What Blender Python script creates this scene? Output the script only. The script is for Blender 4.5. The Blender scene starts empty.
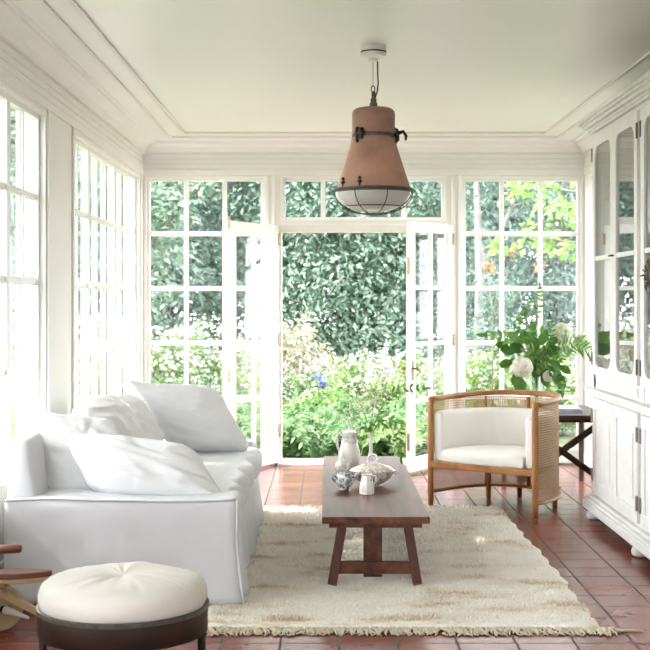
import bpy, math, random
import numpy as np
from mathutils import Vector, Matrix, noise as mn
random.seed(7)
PI = math.pi
COL = bpy.context.scene.collection
F = 1250.0; CX = 328.0; CY = 302.0; CAMZ = 1.43

# ------------------------------------------------------------------ materials
def newmat(name):
    m = bpy.data.materials.new(name); m.use_nodes = True
    nt = m.node_tree; b = nt.nodes['Principled BSDF']
    return m, nt, b

def simple(name, col, rough=0.5, metal=0.0, spec=0.5, coat=0.0, sheen=0.0, nscale=0, namt=0.0, bump=0.0, bscale=60, coords='Object'):
    m, nt, b = newmat(name)
    b.inputs['Base Color'].default_value = (*col, 1)
    b.inputs['Roughness'].default_value = rough
    b.inputs['Metallic'].default_value = metal
    b.inputs['Specular IOR Level'].default_value = spec
    b.inputs['Coat Weight'].default_value = coat
    b.inputs['Sheen Weight'].default_value = sheen
    tc = nt.nodes.new('ShaderNodeTexCoord')
    if namt:
        n = nt.nodes.new('ShaderNodeTexNoise'); n.inputs['Scale'].default_value = nscale; n.inputs['Detail'].default_value = 4
        nt.links.new(tc.outputs[coords], n.inputs['Vector'])
        r = nt.nodes.new('ShaderNodeValToRGB')
        r.color_ramp.elements[0].position = .3; r.color_ramp.elements[1].position = .7
        r.color_ramp.elements[0].color = (*[max(0, c*(1-namt)) for c in col], 1)
        r.color_ramp.elements[1].color = (*[min(1, c*(1+namt)) for c in col], 1)
        nt.links.new(n.outputs['Fac'], r.inputs['Fac']); nt.links.new(r.outputs['Color'], b.inputs['Base Color'])
    if bump:
        n2 = nt.nodes.new('ShaderNodeTexNoise'); n2.inputs['Scale'].default_value = bscale; n2.inputs['Detail'].default_value = 5
        nt.links.new(tc.outputs[coords], n2.inputs['Vector'])
        bp = nt.nodes.new('ShaderNodeBump'); bp.inputs['Strength'].default_value = bump; bp.inputs['Distance'].default_value = .01
        nt.links.new(n2.outputs['Fac'], bp.inputs['Height']); nt.links.new(bp.outputs['Normal'], b.inputs['Normal'])
    return m

def wood(name, c1, c2, rough=.4, axis='Y', scale=14, coat=0.0, bump=.15, spec=.3):
    m, nt, b = newmat(name); b.inputs['Specular IOR Level'].default_value = spec
    tc = nt.nodes.new('ShaderNodeTexCoord'); mp = nt.nodes.new('ShaderNodeMapping')
    s = {'X': (.08, 1, 1), 'Y': (1, .08, 1), 'Z': (1, 1, .08)}[axis]
    mp.inputs['Scale'].default_value = s
    nt.links.new(tc.outputs['Object'], mp.inputs['Vector'])
    n = nt.nodes.new('ShaderNodeTexNoise'); n.inputs['Scale'].default_value = scale; n.inputs['Detail'].default_value = 6; n.inputs['Distortion'].default_value = .6
    nt.links.new(mp.outputs['Vector'], n.inputs['Vector'])
    r = nt.nodes.new('ShaderNodeValToRGB')
    r.color_ramp.elements[0].position = .32; r.color_ramp.elements[1].position = .68
    r.color_ramp.elements[0].color = (*c1, 1); r.color_ramp.elements[1].color = (*c2, 1)
    nt.links.new(n.outputs['Fac'], r.inputs['Fac']); nt.links.new(r.outputs['Color'], b.inputs['Base Color'])
    b.inputs['Roughness'].default_value = rough; b.inputs['Coat Weight'].default_value = coat; b.inputs['Coat Roughness'].default_value = .25
    bp = nt.nodes.new('ShaderNodeBump'); bp.inputs['Strength'].default_value = bump; bp.inputs['Distance'].default_value = .004
    nt.links.new(n.outputs['Fac'], bp.inputs['Height']); nt.links.new(bp.outputs['Normal'], b.inputs['Normal'])
    return m

def glassmat(name, refl=1.0, tint=(1, 1, 1), rough=.0, base=0.04):
    m = bpy.data.materials.new(name); m.use_nodes = True; nt = m.node_tree
    nt.nodes.clear()
    out = nt.nodes.new('ShaderNodeOutputMaterial'); mx = nt.nodes.new('ShaderNodeMixShader')
    t = nt.nodes.new('ShaderNodeBsdfTransparent'); t.inputs['Color'].default_value = (*tint, 1)
    g = nt.nodes.new('ShaderNodeBsdfGlossy'); g.inputs['Roughness'].default_value = rough
    lw = nt.nodes.new('ShaderNodeLayerWeight'); lw.inputs['Blend'].default_value = .5
    mr = nt.nodes.new('ShaderNodeMapRange'); mr.inputs['To Min'].default_value = base; mr.inputs['To Max'].default_value = refl
    pw = nt.nodes.new('ShaderNodeMath'); pw.operation = 'POWER'; pw.inputs[1].default_value = 4.5
    nt.links.new(lw.outputs['Facing'], pw.inputs[0]); nt.links.new(pw.outputs[0], mr.inputs['Value'])
    nt.links.new(mr.outputs['Result'], mx.inputs['Fac']); nt.links.new(t.outputs[0], mx.inputs[1]); nt.links.new(g.outputs[0], mx.inputs[2])
    nt.links.new(mx.outputs[0], out.inputs['Surface'])
    return m

def leafmat(name, c1, c2, c3=None, trans=.35, rough=.45, spec=.35, k=.58):
    c1, c2 = [x*k for x in c1], [x*k for x in c2]; c3 = [x*k for x in c3] if c3 else None
    m = bpy.data.materials.new(name); m.use_nodes = True; nt = m.node_tree
    b = nt.nodes['Principled BSDF']; out = nt.nodes['Material Output']
    g = nt.nodes.new('ShaderNodeNewGeometry'); r = nt.nodes.new('ShaderNodeValToRGB')
    e = r.color_ramp.elements; e[0].color = (*c1, 1); e[1].color = (*c2, 1)
    if c3:
        e[1].position = .72; x = e.new(1.0); x.color = (*c3, 1)
    nt.links.new(g.outputs['Random Per Island'], r.inputs['Fac']); nt.links.new(r.outputs['Color'], b.inputs['Base Color'])
    b.inputs['Roughness'].default_value = rough; b.inputs['Specular IOR Level'].default_value = spec
    tr = nt.nodes.new('ShaderNodeBsdfTranslucent'); nt.links.new(r.outputs['Color'], tr.inputs['Color'])
    mx = nt.nodes.new('ShaderNodeMixShader'); mx.inputs['Fac'].default_value = trans
    nt.links.new(b.outputs[0], mx.inputs[1]); nt.links.new(tr.outputs[0], mx.inputs[2]); nt.links.new(mx.outputs[0], out.inputs['Surface'])
    return m

M = {}
M['paint'] = simple('white_paint', (.82, .80, .775), .45, nscale=3, namt=.02, bump=.06, bscale=25)
M['wallp'] = simple('wall_paint', (.78, .76, .715), .55, nscale=2, namt=.02, bump=.08, bscale=20)
M['frame'] = simple('frame_paint', (.84, .825, .81), .38)
M['ceil'] = simple('ceiling_paint', (.83, .815, .79), .33, nscale=1.2, namt=.015)
M['glass'] = glassmat('window_glass', .7, (.97, .985, .98), base=.03)
M['cabglass'] = glassmat('cabinet_glass', .9, (.9, .93, .92), base=.26)
M['vaseglass'] = glassmat('vase_glass', .9, (.85, .92, .88), base=.1)
M['brass'] = simple('aged_brass', (.30, .22, .12), .4, metal=.8)
M['iron'] = simple('dark_iron', (.05, .045, .04), .5, metal=.6)
M['steel'] = simple('grey_hinge', (.28, .26, .24), .45, metal=.7)
M['cabpaint'] = simple('chalky_cabinet_paint', (.74, .735, .71), .55, nscale=9, namt=.05, bump=.2, bscale=30)
M['cabin'] = simple('cabinet_inside', (.50, .49, .46), .7)
M['linen'] = simple('white_linen', (.65, .655, .68), .9, sheen=.25, bump=.25, bscale=300, spec=.2)
M['linen2'] = simple('white_cushion_linen', (.70, .70, .71), .9, sheen=.25, bump=.25, bscale=260, spec=.2)
M['cream'] = simple('cream_linen', (.72, .685, .63), .95, sheen=.2, bump=.3, bscale=300, spec=.2)
M['ivory'] = simple('ivory_upholstery', (.83, .81, .76), .92, sheen=.2, bump=.25, bscale=300, spec=.2)
M['tabletop'] = wood('dark_table_top', (.05, .016, .009), (.17, .058, .032), .36, 'Y', 16, coat=0, spec=.3)
M['tableleg'] = wood('dark_red_table_leg', (.055, .016, .008), (.11, .034, .016), .42, 'Z', 18)
M['oak'] = wood('honey_oak', (.26, .105, .033), (.40, .185, .063), .42, 'Z', 22)
M['oakh'] = wood('honey_oak_rail', (.26, .105, .033), (.40, .185, .063), .42, 'X', 12)
M['darkoak'] = wood('dark_rustic_wood', (.016, .008, .005), (.045, .022, .013), .5, 'Z', 20)
M['tabside'] = wood('worn_side_table_wood', (.03, .015, .009), (.075, .042, .027), .5, 'X', 18)
M['walnut'] = wood('stool_wood', (.012, .005, .0035), (.032, .012, .007), .5, 'X', 12)
M['seatbrown'] = wood('toy_seat_wood', (.16, .065, .045), (.24, .11, .075), .4, 'X', 10)
M['birch'] = wood('pale_birch', (.50, .36, .19), (.62, .47, .28), .45, 'X', 8)
M['copper'] = simple('weathered_terracotta_metal', (.40, .22, .160), .5, nscale=5, namt=.30, bump=.15, bscale=12, metal=.1)
M['patina'] = simple('patinated_bronze', (.11, .10, .085), .5, metal=.5, nscale=40, namt=.3)
M['porcelain'] = simple('white_porcelain', (.80, .78, .74), .15, coat=.4)
M['lampwhite'] = simple('canopy_white', (.75, .75, .74), .3)
M['vent'] = simple('floor_vent_metal', (.04, .05, .09), .4, metal=.5)
M['soil'] = simple('garden_soil', (.10, .12, .05), .9, nscale=2, namt=.5)
M['bark'] = simple('bark', (.16, .13, .11), .9, nscale=12, namt=.35)
M['palebark'] = simple('pale_bark', (.17, .165, .155), .9, nscale=6, namt=.2)
M['paper'] = simple('pale_blue_paper', (.30, .35, .46), .5, nscale=14, namt=.35)
M['stone'] = simple('threshold_white', (.68, .64, .61), .5)
M['terracotta_step'] = simple('brick_step', (.40, .26, .23), .7, nscale=16, namt=.25)

# cane
M['cane'] = simple('woven_cane', (.42, .26, .12), .55)

# floor tiles
def tilemat():
    m, nt, b = newmat('terracotta_tiles')
    tc = nt.nodes.new('ShaderNodeTexCoord'); mp = nt.nodes.new('ShaderNodeMapping')
    mp.inputs['Location'].default_value = (-1.283, -6.51, 0)
    nt.links.new(tc.outputs['Object'], mp.inputs['Vector'])
    br = nt.nodes.new('ShaderNodeTexBrick')
    br.offset = 0.0; br.squash = 1.0
    br.inputs['Scale'].default_value = 1.0
    br.inputs['Brick Width'].default_value = .247; br.inputs['Row Height'].default_value = .212
    br.inputs['Mortar Size'].default_value = .0055; br.inputs['Mortar Smooth'].default_value = .1
    br.inputs['Bias'].default_value = 0
    br.inputs['Color1'].default_value = (.17, .045, .030, 1); br.inputs['Color2'].default_value = (.25, .075, .052, 1)
    br.inputs['Mortar'].default_value = (.11, .10, .085, 1)
    nt.links.new(mp.outputs['Vector'], br.inputs['Vector'])
    n = nt.nodes.new('ShaderNodeTexNoise'); n.inputs['Scale'].default_value = 5; n.inputs['Detail'].default_value = 5
    nt.links.new(tc.outputs['Object'], n.inputs['Vector'])
    mx = nt.nodes.new('ShaderNodeMixRGB'); mx.blend_type = 'OVERLAY'; mx.inputs['Fac'].default_value = .35
    nt.links.new(br.outputs['Color'], mx.inputs['Color1']); nt.links.new(n.outputs['Fac'], mx.inputs['Color2'])
    nt.links.new(mx.outputs['Color'], b.inputs['Base Color'])
    b.inputs['Roughness'].default_value = .3
    rr = nt.nodes.new('ShaderNodeMapRange'); rr.inputs['To Min'].default_value = .17; rr.inputs['To Max'].default_value = .27
    nt.links.new(n.outputs['Fac'], rr.inputs['Value'])
    m1 = nt.nodes.new('ShaderNodeMix'); m1.inputs[3].default_value = .9; nt.links.new(br.outputs['Fac'], m1.inputs[0]); nt.links.new(rr.outputs['Result'], m1.inputs[2]); nt.links.new(m1.outputs[0], b.inputs['Roughness'])
    m2 = nt.nodes.new('ShaderNodeMix'); m2.inputs[2].default_value = .42; m2.inputs[3].default_value = .05; nt.links.new(br.outputs['Fac'], m2.inputs[0]); nt.links.new(m2.outputs[0], b.inputs['Specular IOR Level'])
    inv = nt.nodes.new('ShaderNodeMath'); inv.operation = 'SUBTRACT'; inv.inputs[0].default_value = 1
    nt.links.new(br.outputs['Fac'], inv.inputs[1])
    ad = nt.nodes.new('ShaderNodeMath'); ad.operation = 'MULTIPLY_ADD'; ad.inputs[1].default_value = .02
    n3 = nt.nodes.new('ShaderNodeTexNoise'); n3.inputs['Scale'].default_value = 9; n3.inputs['Detail'].default_value = 2
    nt.links.new(tc.outputs['Object'], n3.inputs['Vector'])
    nt.links.new(n3.outputs['Fac'], ad.inputs[0]); nt.links.new(inv.outputs[0], ad.inputs[2])
    bp = nt.nodes.new('ShaderNodeBump'); bp.inputs['Strength'].default_value = .35; bp.inputs['Distance'].default_value = .003
    nt.links.new(ad.outputs[0], bp.inputs['Height']); nt.links.new(bp.outputs['Normal'], b.inputs['Normal'])
    return m
M['tile'] = tilemat()

def rugmat():
    m, nt, b = newmat('shaggy_wool')
    tc = nt.nodes.new('ShaderNodeTexCoord')
    mp = nt.nodes.new('ShaderNodeMapping'); mp.inputs['Scale'].default_value = (.55, 1.6, 1)
    nt.links.new(tc.outputs['Object'], mp.inputs['Vector'])
    n = nt.nodes.new('ShaderNodeTexNoise'); n.inputs['Scale'].default_value = 3.2; n.inputs['Detail'].default_value = 7; n.inputs['Roughness'].default_value = .65
    nt.links.new(mp.outputs['Vector'], n.inputs['Vector'])
    r = nt.nodes.new('ShaderNodeValToRGB'); e = r.color_ramp.elements
    e[0].position = .33; e[0].color = (.56, .40, .25, 1); e[1].position = .72; e[1].color = (.97, .945, .89, 1)
    k = e.new(.45); k.color = (.92, .87, .78, 1)
    nt.links.new(n.outputs['Fac'], r.inputs['Fac'])
    # sparse dark flecks running across
    mp2 = nt.nodes.new('ShaderNodeMapping'); mp2.inputs['Scale'].default_value = (.6, 3.2, 1); mp2.inputs['Location'].default_value = (3, 1, 0)
    nt.links.new(tc.outputs['Object'], mp2.inputs['Vector'])
    n2 = nt.nodes.new('ShaderNodeTexNoise'); n2.inputs['Scale'].default_value = 5; n2.inputs['Detail'].default_value = 3
    nt.links.new(mp2.outputs['Vector'], n2.inputs['Vector'])
    r2 = nt.nodes.new('ShaderNodeValToRGB'); r2.color_ramp.elements[0].position = .70; r2.color_ramp.elements[0].color = (0, 0, 0, 1)
    r2.color_ramp.elements[1].position = .78; r2.color_ramp.elements[1].color = (1, 1, 1, 1)
    nt.links.new(n2.outputs['Fac'], r2.inputs['Fac'])
    mx = nt.nodes.new('ShaderNodeMixRGB'); mx.inputs['Color2'].default_value = (.26, .22, .19, 1)
    nt.links.new(r2.outputs['Color'], mx.inputs['Fac']); nt.links.new(r.outputs['Color'], mx.inputs['Color1'])
    nt.links.new(mx.outputs['Color'], b.inputs['Base Color'])
    b.inputs['Roughness'].default_value = 1; b.inputs['Specular IOR Level'].default_value = .1; b.inputs['Sheen Weight'].default_value = .3
    n4 = nt.nodes.new('ShaderNodeTexNoise'); n4.inputs['Scale'].default_value = 70; n4.inputs['Detail'].default_value = 3
    nt.links.new(tc.outputs['Object'], n4.inputs['Vector'])
    bp = nt.nodes.new('ShaderNodeBump'); bp.inputs['Strength'].default_value = .6; bp.inputs['Distance'].default_value = .01
    nt.links.new(n4.outputs['Fac'], bp.inputs['Height']); nt.links.new(bp.outputs['Normal'], b.inputs['Normal'])
    return m
M['rug'] = rugmat()
M['fringe'] = simple('fringe_wool', (.66, .58, .46), 1, spec=.1)

def patterned(name, base, c2, scale, th=.55):
    m, nt, b = newmat(name)
    tc = nt.nodes.new('ShaderNodeTexCoord')
    n = nt.nodes.new('ShaderNodeTexNoise'); n.inputs['Scale'].default_value = scale; n.inputs['Detail'].default_value = 4; n.inputs['Distortion'].default_value = 1.5
    nt.links.new(tc.outputs['Object'], n.inputs['Vector'])
    r = nt.nodes.new('ShaderNodeValToRGB'); e = r.color_ramp.elements
    e[0].position = th; e[0].color = (*base, 1); e[1].position = th+.04; e[1].color = (*c2, 1)
    nt.links.new(n.outputs['Fac'], r.inputs['Fac']); nt.links.new(r.outputs['Color'], b.inputs['Base Color'])
    b.inputs['Roughness'].default_value = .18; b.inputs['Coat Weight'].default_value = .4
    return m
M['transfer'] = patterned('brown_transferware', (.74, .71, .66), (.34, .27, .22), 26, .52)
M['transblue'] = patterned('blue_brown_transferware', (.70, .70, .70), (.20, .20, .25), 30, .5)
M['beigeband'] = patterned('beige_patterned_porcelain', (.78, .76, .72), (.56, .47, .38), 30, .5)

# leaves (colour varies leaf by leaf)
M['l_rhodo'] = leafmat('rhododendron_leaf', (.11, .21, .15), (.25, .39, .29), (.54, .62, .54), .25, .5, .3)
M['l_conifer'] = leafmat('blue_green_leaf', (.15, .25, .20), (.26, .38, .31), (.42, .52, .44), .3)
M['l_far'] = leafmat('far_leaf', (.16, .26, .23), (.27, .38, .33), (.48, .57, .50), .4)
M['l_bright'] = leafmat('bright_leaf', (.17, .33, .07), (.32, .50, .14), (.55, .66, .34), .45)
M['l_fern'] = leafmat('fern_leaf', (.06, .19, .05), (.19, .38, .12), (.42, .58, .30), .4)
M['l_pale'] = leafmat('pale_feathery_leaf', (.48, .48, .32), (.68, .66, .50), (.80, .76, .66), .4)
M['l_white'] = leafmat('white_blossom', (.70, .72, .62), (.85, .84, .78), (.88, .86, .86), .4)
M['l_dogwood'] = leafmat('dogwood_leaf', (.10, .21, .14), (.28, .42, .28), (.78, .82, .68), .4)
M['l_box'] = leafmat('boxwood_leaf', (.06, .14, .07), (.13, .24, .12), (.20, .32, .18), .2)
M['l_maple'] = leafmat('maple_leaf', (.22, .45, .08), (.40, .62, .16), (.56, .72, .34), .55)
M['l_orange'] = leafmat('orange_leaf', (.60, .30, .16), (.75, .46, .30), None, .5)
M['l_blue'] = leafmat('blue_flower', (.25, .30, .75), (.45, .50, .85), None, .4)
M['l_bouq'] = leafmat('bouquet_leaf', (.030, .095, .014), (.075, .18, .03), (.15, .29, .07), .35, k=1)
M['l_bouq2'] = leafmat('bouquet_frond', (.07, .17, .03), (.14, .28, .055), (.23, .38, .11), .4, k=1)
M['hydra'] = leafmat('hydrangea_petal', (.74, .74, .60), (.88, .88, .80), (.93, .92, .88), .4, k=1)
M['hydrag'] = leafmat('pale_green_petal', (.50, .56, .36), (.64, .68, .50), (.75, .77, .64), .35, k=1)
M['dried'] = leafmat('dried_leaf', (.12, .09, .04), (.25, .20, .10), (.35, .30, .18), .3, k=1)
M['stem'] = simple('green_stem', (.10, .20, .05), .6)
M['petal'] = leafmat('small_white_petal', (.78, .76, .60), (.86, .85, .78), (.80, .86, .64), .5, k=1)

# ------------------------------------------------------------------ mesh helpers
class MB:
    def __init__(s): s.v = []; s.f = []
    def add(s, vs, fs):
        o = len(s.v); s.v += [tuple(p) for p in vs]; s.f += [tuple(i+o for i in f) for f in fs]; return s
    def box(s, x0, x1, y0, y1, z0, z1):
        x0, x1 = min(x0, x1), max(x0, x1); y0, y1 = min(y0, y1), max(y0, y1); z0, z1 = min(z0, z1), max(z0, z1)
        vs = [(x, y, z) for x in (x0, x1) for y in (y0, y1) for z in (z0, z1)]
        return s.add(vs, [(0, 1, 3, 2), (4, 6, 7, 5), (0, 4, 5, 1), (2, 3, 7, 6), (0, 2, 6, 4), (1, 5, 7, 3)])
    def beam(s, a, b, w, h, up=(0, 0, 1)):
        a = Vector(a); b = Vector(b); d = (b-a).normalized(); up = Vector(up)
        if abs(d.dot(up)) > .98: up = Vector((0, 1, 0))
        r = d.cross(up).normalized(); u = r.cross(d)
        vs = [p + r*sx*w/2 + u*sz*h/2 for p in (a, b) for sx in (-1, 1) for sz in (-1, 1)]
        return s.add(vs, [(0, 1, 3, 2), (4, 6, 7, 5), (0, 4, 5, 1), (2, 3, 7, 6), (0, 2, 6, 4), (1, 5, 7, 3)])
    def tube(s, pts, r, n=8, cap=True):
        pts = [Vector(p) for p in pts]; R = r if isinstance(r, (list, tuple)) else [r]*len(pts)
        rings = []; prev = None
        for i, p in enumerate(pts):
            d = (pts[min(i+1, len(pts)-1)] - pts[max(i-1, 0)]).normalized()
            a = prev if prev is not None else (Vector((0, 0, 1)) if abs(d.z) < .9 else Vector((1, 0, 0)))
            a = (a - d*a.dot(d)).normalized(); prev = a; b = d.cross(a)
            rings.append([p + (a*math.cos(2*PI*k/n)+b*math.sin(2*PI*k/n))*R[i] for k in range(n)])
        vs = [q for rg in rings for q in rg]; fs = []
        for i in range(len(pts)-1):
            for k in range(n):
                fs.append((i*n+k, i*n+(k+1) % n, (i+1)*n+(k+1) % n, (i+1)*n+k))
        if cap: fs.append(tuple(range(n-1, -1, -1))); fs.append(tuple((len(pts)-1)*n+k for k in range(n)))
        return s.add(vs, fs)
    def lathe(s, prof, c=(0, 0, 0), n=32, sx=1, sy=1, cap=True):
        vs = []; fs = []
        for r, z in prof:
            for k in range(n):
                a = 2*PI*k/n; vs.append((c[0]+r*sx*math.cos(a), c[1]+r*sy*math.sin(a), c[2]+z))
        for i in range(len(prof)-1):
            for k in range(n): fs.append((i*n+k, i*n+(k+1) % n, (i+1)*n+(k+1) % n, (i+1)*n+k))
        if cap:
            fs.append(tuple(range(n-1, -1, -1))); fs.append(tuple((len(prof)-1)*n+k for k in range(n)))
        return s.add(vs, fs)
    def sweep(s, path, prof, closed=False):
        # path: list of (x,y,z); prof: list of (a along horizontal left-normal, b along z)
        P = [Vector(p) for p in path]; n = len(prof); m = len(P); vs = []
        for i, p in enumerate(P):
            if closed: d = P[(i+1) % m]-P[i-1]
            else: d = P[min(i+1, m-1)]-P[max(i-1, 0)]
            d.z = 0; d.normalize(); nn = Vector((-d.y, d.x, 0))
            for a, b in prof: vs.append(p+nn*a+Vector((0, 0, b)))
        fs = []
        for i in range(m if closed else m-1):
            j = (i+1) % m
            for k in range(n): fs.append((i*n+k, i*n+(k+1) % n, j*n+(k+1) % n, j*n+k))
        if not closed: fs.append(tuple(range(n-1, -1, -1))); fs.append(tuple((m-1)*n+k for k in range(n)))
        return s.add(vs, fs)
    def sphere(s, c, r, n=12, m=8, sc=(1, 1, 1)):
        prof = [(max(1e-4, math.sin(PI*i/m))*r, -math.cos(PI*i/m)*r*sc[2]) for i in range(m+1)]
        return s.lathe(prof, c, n, sc[0], sc[1])
    def build(s, name, mat, parent=None, smooth=False, bevel=0, origin=None, sub=0):
        me = bpy.data.meshes.new(name)
        vs = s.v
        if origin is not None: vs = [(p[0]-origin[0], p[1]-origin[1], p[2]-origin[2]) for p in vs]
        me.from_pydata(vs, [], s.f); me.update()
        import bmesh
        bm = bmesh.new(); bm.from_mesh(me); bmesh.ops.recalc_face_normals(bm, faces=bm.faces); bm.to_mesh(me); bm.free()
        o = bpy.data.objects.new(name, me); COL.objects.link(o)
        me.materials.append(M[mat] if isinstance(mat, str) else mat)
        if origin is not None: o.location = origin
        if smooth:
            me.polygons.foreach_set('use_smooth', [True]*len(me.polygons))
        if bevel:
            b = o.modifiers.new('bevel', 'BEVEL'); b.width = bevel; b.segments = 2; b.limit_method = 'ANGLE'
            b.harden_normals = False
        if sub:
            b = o.modifiers.new('sub', 'SUBSURF'); b.levels = sub; b.render_levels = sub
        if parent is not None:
            o.parent = parent
            o.matrix_parent_inverse = Matrix.Translation(-Vector(parent_world(parent)))
        return o

def parent_world(p):
    v = Vector((0, 0, 0))
    while p is not None:
        v += p.location; p = p.parent
        # matrix_parent_inverse cancels the parent's own place, so the chain ends here
        break
    return v

def empty(name, loc):
    o = bpy.data.objects.new(name, None); COL.objects.link(o); o.location = loc; o.empty_display_size = .05
    return o

def tag(o, label=None, cat=None, group=None, kind=None):
    if label: o['label'] = label
    if cat: o['category'] = cat
    if group: o['group'] = group
    if kind: o['kind'] = kind
    return o

def struct(o): o['kind'] = 'structure'; return o

def thing(name, loc, label, cat, group=None):
    return tag(empty(name, loc), label, cat, group)

def auto_smooth(o, ang=40):
    me = o.data
    import bmesh
    bm = bmesh.new(); bm.from_mesh(me)
    for f in bm.faces: f.smooth = True
    for e in bm.edges:
        if len(e.link_faces) == 2 and e.calc_face_angle(0) > math.radians(ang): e.smooth = False
    bm.to_mesh(me); bm.free(); return o

def fbm(p, sc, o=3):
    v = 0; a = 1; q = Vector(p)*sc
    for _ in range(o):
        v += a*mn.noise(q); q = q*2.1+Vector((3.1, 1.7, 5.3)); a *= .5
    return v

def softbox(x0, x1, y0, y1, z0, z1, r, res=.04, fn=None):
    """rounded, finely divided box; fn(p, normal) -> new p"""
    c = Vector(((x0+x1)/2, (y0+y1)/2, (z0+z1)/2)); h = Vector(((x1-x0)/2, (y1-y0)/2, (z1-z0)/2))
    r = min(r, h.x*.98, h.y*.98, h.z*.98)
    vid = {}; vs = []; fs = []
    nd = [max(4, int(2*k/res)) for k in h]
    def key(i, j, k):
        t = (i, j, k)
        if t in vid: return vid[t]
        def co(a, ax):  # denser near the ends
            u = -1+2*a/nd[ax]; return u
        p = Vector((co(i, 0)*h.x, co(j, 1)*h.y, co(k, 2)*h.z))
        q = Vector([max(-h[a]+r, min(h[a]-r, p[a])) for a in range(3)])
        n = p-q
        if n.length < 1e-6: n = Vector((0, 0, 1))
        n.normalize(); w = q+n*r
        if (p-q).length < 1e-6: w = p
        w = w+c
        if fn: w = fn(w, n)
        vid[t] = len(vs); vs.append(w); return vid[t]
    X, Y, Z = nd
    for i in range(X):
        for j in range(Y):
            for k in (0, Z): fs.append((key(i, j, k), key(i+1, j, k), key(i+1, j+1, k), key(i, j+1, k)))
    for i in range(X):
        for k in range(Z):
            for j in (0, Y): fs.append((key(i, j, k), key(i+1, j, k), key(i+1, j, k+1), key(i, j, k+1)))
    for j in range(Y):
        for k in range(Z):
            for i in (0, X): fs.append((key(i, j, k), key(i, j+1, k), key(i, j+1, k+1), key(i, j, k+1)))
    mb = MB(); mb.v = [tuple(v) for v in vs]; mb.f = fs; return mb

def npmesh(name, verts, faces, mat, parent=None, origin=(0, 0, 0), smooth=False):
    me = bpy.data.meshes.new(name)
    verts = np.asarray(verts, dtype=np.float32)-np.asarray(origin, dtype=np.float32)
    faces = np.asarray(faces, dtype=np.int32); k = faces.shape[1]
    me.vertices.add(len(verts)); me.vertices.foreach_set('co', verts.ravel())
    me.loops.add(faces.size); me.loops.foreach_set('vertex_index', faces.ravel())
    me.polygons.add(len(faces)); me.polygons.foreach_set('loop_start', np.arange(len(faces), dtype=np.int32)*k)
    try: me.polygons.foreach_set('loop_total', np.full(len(faces), k, dtype=np.int32))
    except Exception: pass
    me.update(calc_edges=True); me.validate()
    me.materials.append(M[mat])
    if smooth: me.polygons.foreach_set('use_smooth', np.ones(len(faces), dtype=bool))
    o = bpy.data.objects.new(name, me); COL.objects.link(o); o.location = origin
    if parent is not None:
        o.parent = parent; o.matrix_parent_inverse = Matrix.Translation(-Vector(parent.location))
    return o

# ------------------------------------------------------------------ room shell
XL, XR, YB, YF = -1.63, 2.26, 11.0, -1.6
T = .14
floor = MB().box(XL-T, XR+T, YF-T, YB+.10, -.08, 0).build('floor', 'tile'); struct(floor)

# window rows shared by all windows
ROWS = [(.127, .567), (.607, 1.043), (1.09, 1.527), (1.571, 2.011), (2.055, 2.497)]

class Plane:
    def __init__(s, kind, pos):
        s.k = kind; s.p = pos
    def box(s, mb, u0, u1, w0, w1, z0, z1):   # w = distance outward from inner wall face
        if s.k == 'back': mb.box(u0, u1, s.p+w0, s.p+w1, z0, z1)
        if s.k == 'left': mb.box(s.p-w1, s.p-w0, u0, u1, z0, z1)
        if s.k == 'right': mb.box(s.p+w0, s.p+w1, u0, u1, z0, z1)
        if s.k == 'front': mb.box(u0, u1, s.p-w1, s.p-w0, z0, z1)
    def pt(s, u, w, z):
        return {'back': (u, s.p+w, z), 'left': (s.p-w, u, z), 'right': (s.p+w, u, z), 'front': (u, s.p-w, z)}[s.k]

PB = Plane('back', YB); PL = Plane('left', XL); PR = Plane('right', XR); PF = Plane('front', YF)
winno = [0]
def window(pl, u0, u1, z0, z1, sashes, rows, mun=.042, dep=(.035, .085), sill=True, pitch_stile=.05):
    """u0..u1,z0..z1 opening; sashes = list of column counts"""
    winno[0] += 1
    root = empty('window_%d' % winno[0], pl.pt((u0+u1)/2, 0, z0)); struct(root)
    fr = MB(); e = .022
    pl.box(fr, u0-.005, u0+e, 0.0, .13, z0, z1); pl.box(fr, u1-e, u1+.005, 0.0, .13, z0, z1)
    pl.box(fr, u0+e, u1-e, 0.0, .13, z1-e, z1); pl.box(fr, u0+e, u1-e, 0.0, .13, z0, z0+e)
    fr.build('window_frame', 'frame', root, bevel=.003)
    a = u0+e; b = u1-e; tot = sum(sashes); nst = len(sashes)
    st = pitch_stile
    pw = ((b-a) - nst*2*st - sum(c-1 for c in sashes)*mun)/tot
    u = a
    zb = z0+e; zt = z1-e
    for c in sashes:
        w = 2*st+c*pw+(c-1)*mun
        s = MB()
        pl.box(s, u, u+st, dep[0], dep[1], zb, zt); pl.box(s, u+w-st, u+w, dep[0], dep[1], zb, zt)
        pl.box(s, u+st, u+w-st, dep[0], dep[1], zb, rows[0][0]); pl.box(s, u+st, u+w-st, dep[0], dep[1], rows[-1][1], zt)
        for k in range(c-1):
            q = u+st+pw*(k+1)+mun*k; pl.box(s, q+.006, q+mun-.006, dep[0]+.008, dep[1]-.004, rows[0][0], rows[-1][1])
            pl.box(s, q, q+mun, dep[0]+.022, dep[1]-.016, rows[0][0], rows[-1][1])
        for k in range(len(rows)-1):
            pl.box(s, u+st, u+w-st, dep[0]+.010, dep[1]-.006, rows[k][1]+.006, rows[k+1][0]-.006)
            pl.box(s, u+st, u+w-st, dep[0]+.023, dep[1]-.017, rows[k][1], rows[k+1][0])
        so = s.build('sash', 'frame', root, bevel=.002)
        g = MB(); pl.box(g, u+st-.004, u+w-st+.004, .060, .063, rows[0][0]-.004, rows[-1][1]+.004)
        go = g.build('glass_pane', 'glass', so)
        u += w
    return root

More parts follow.
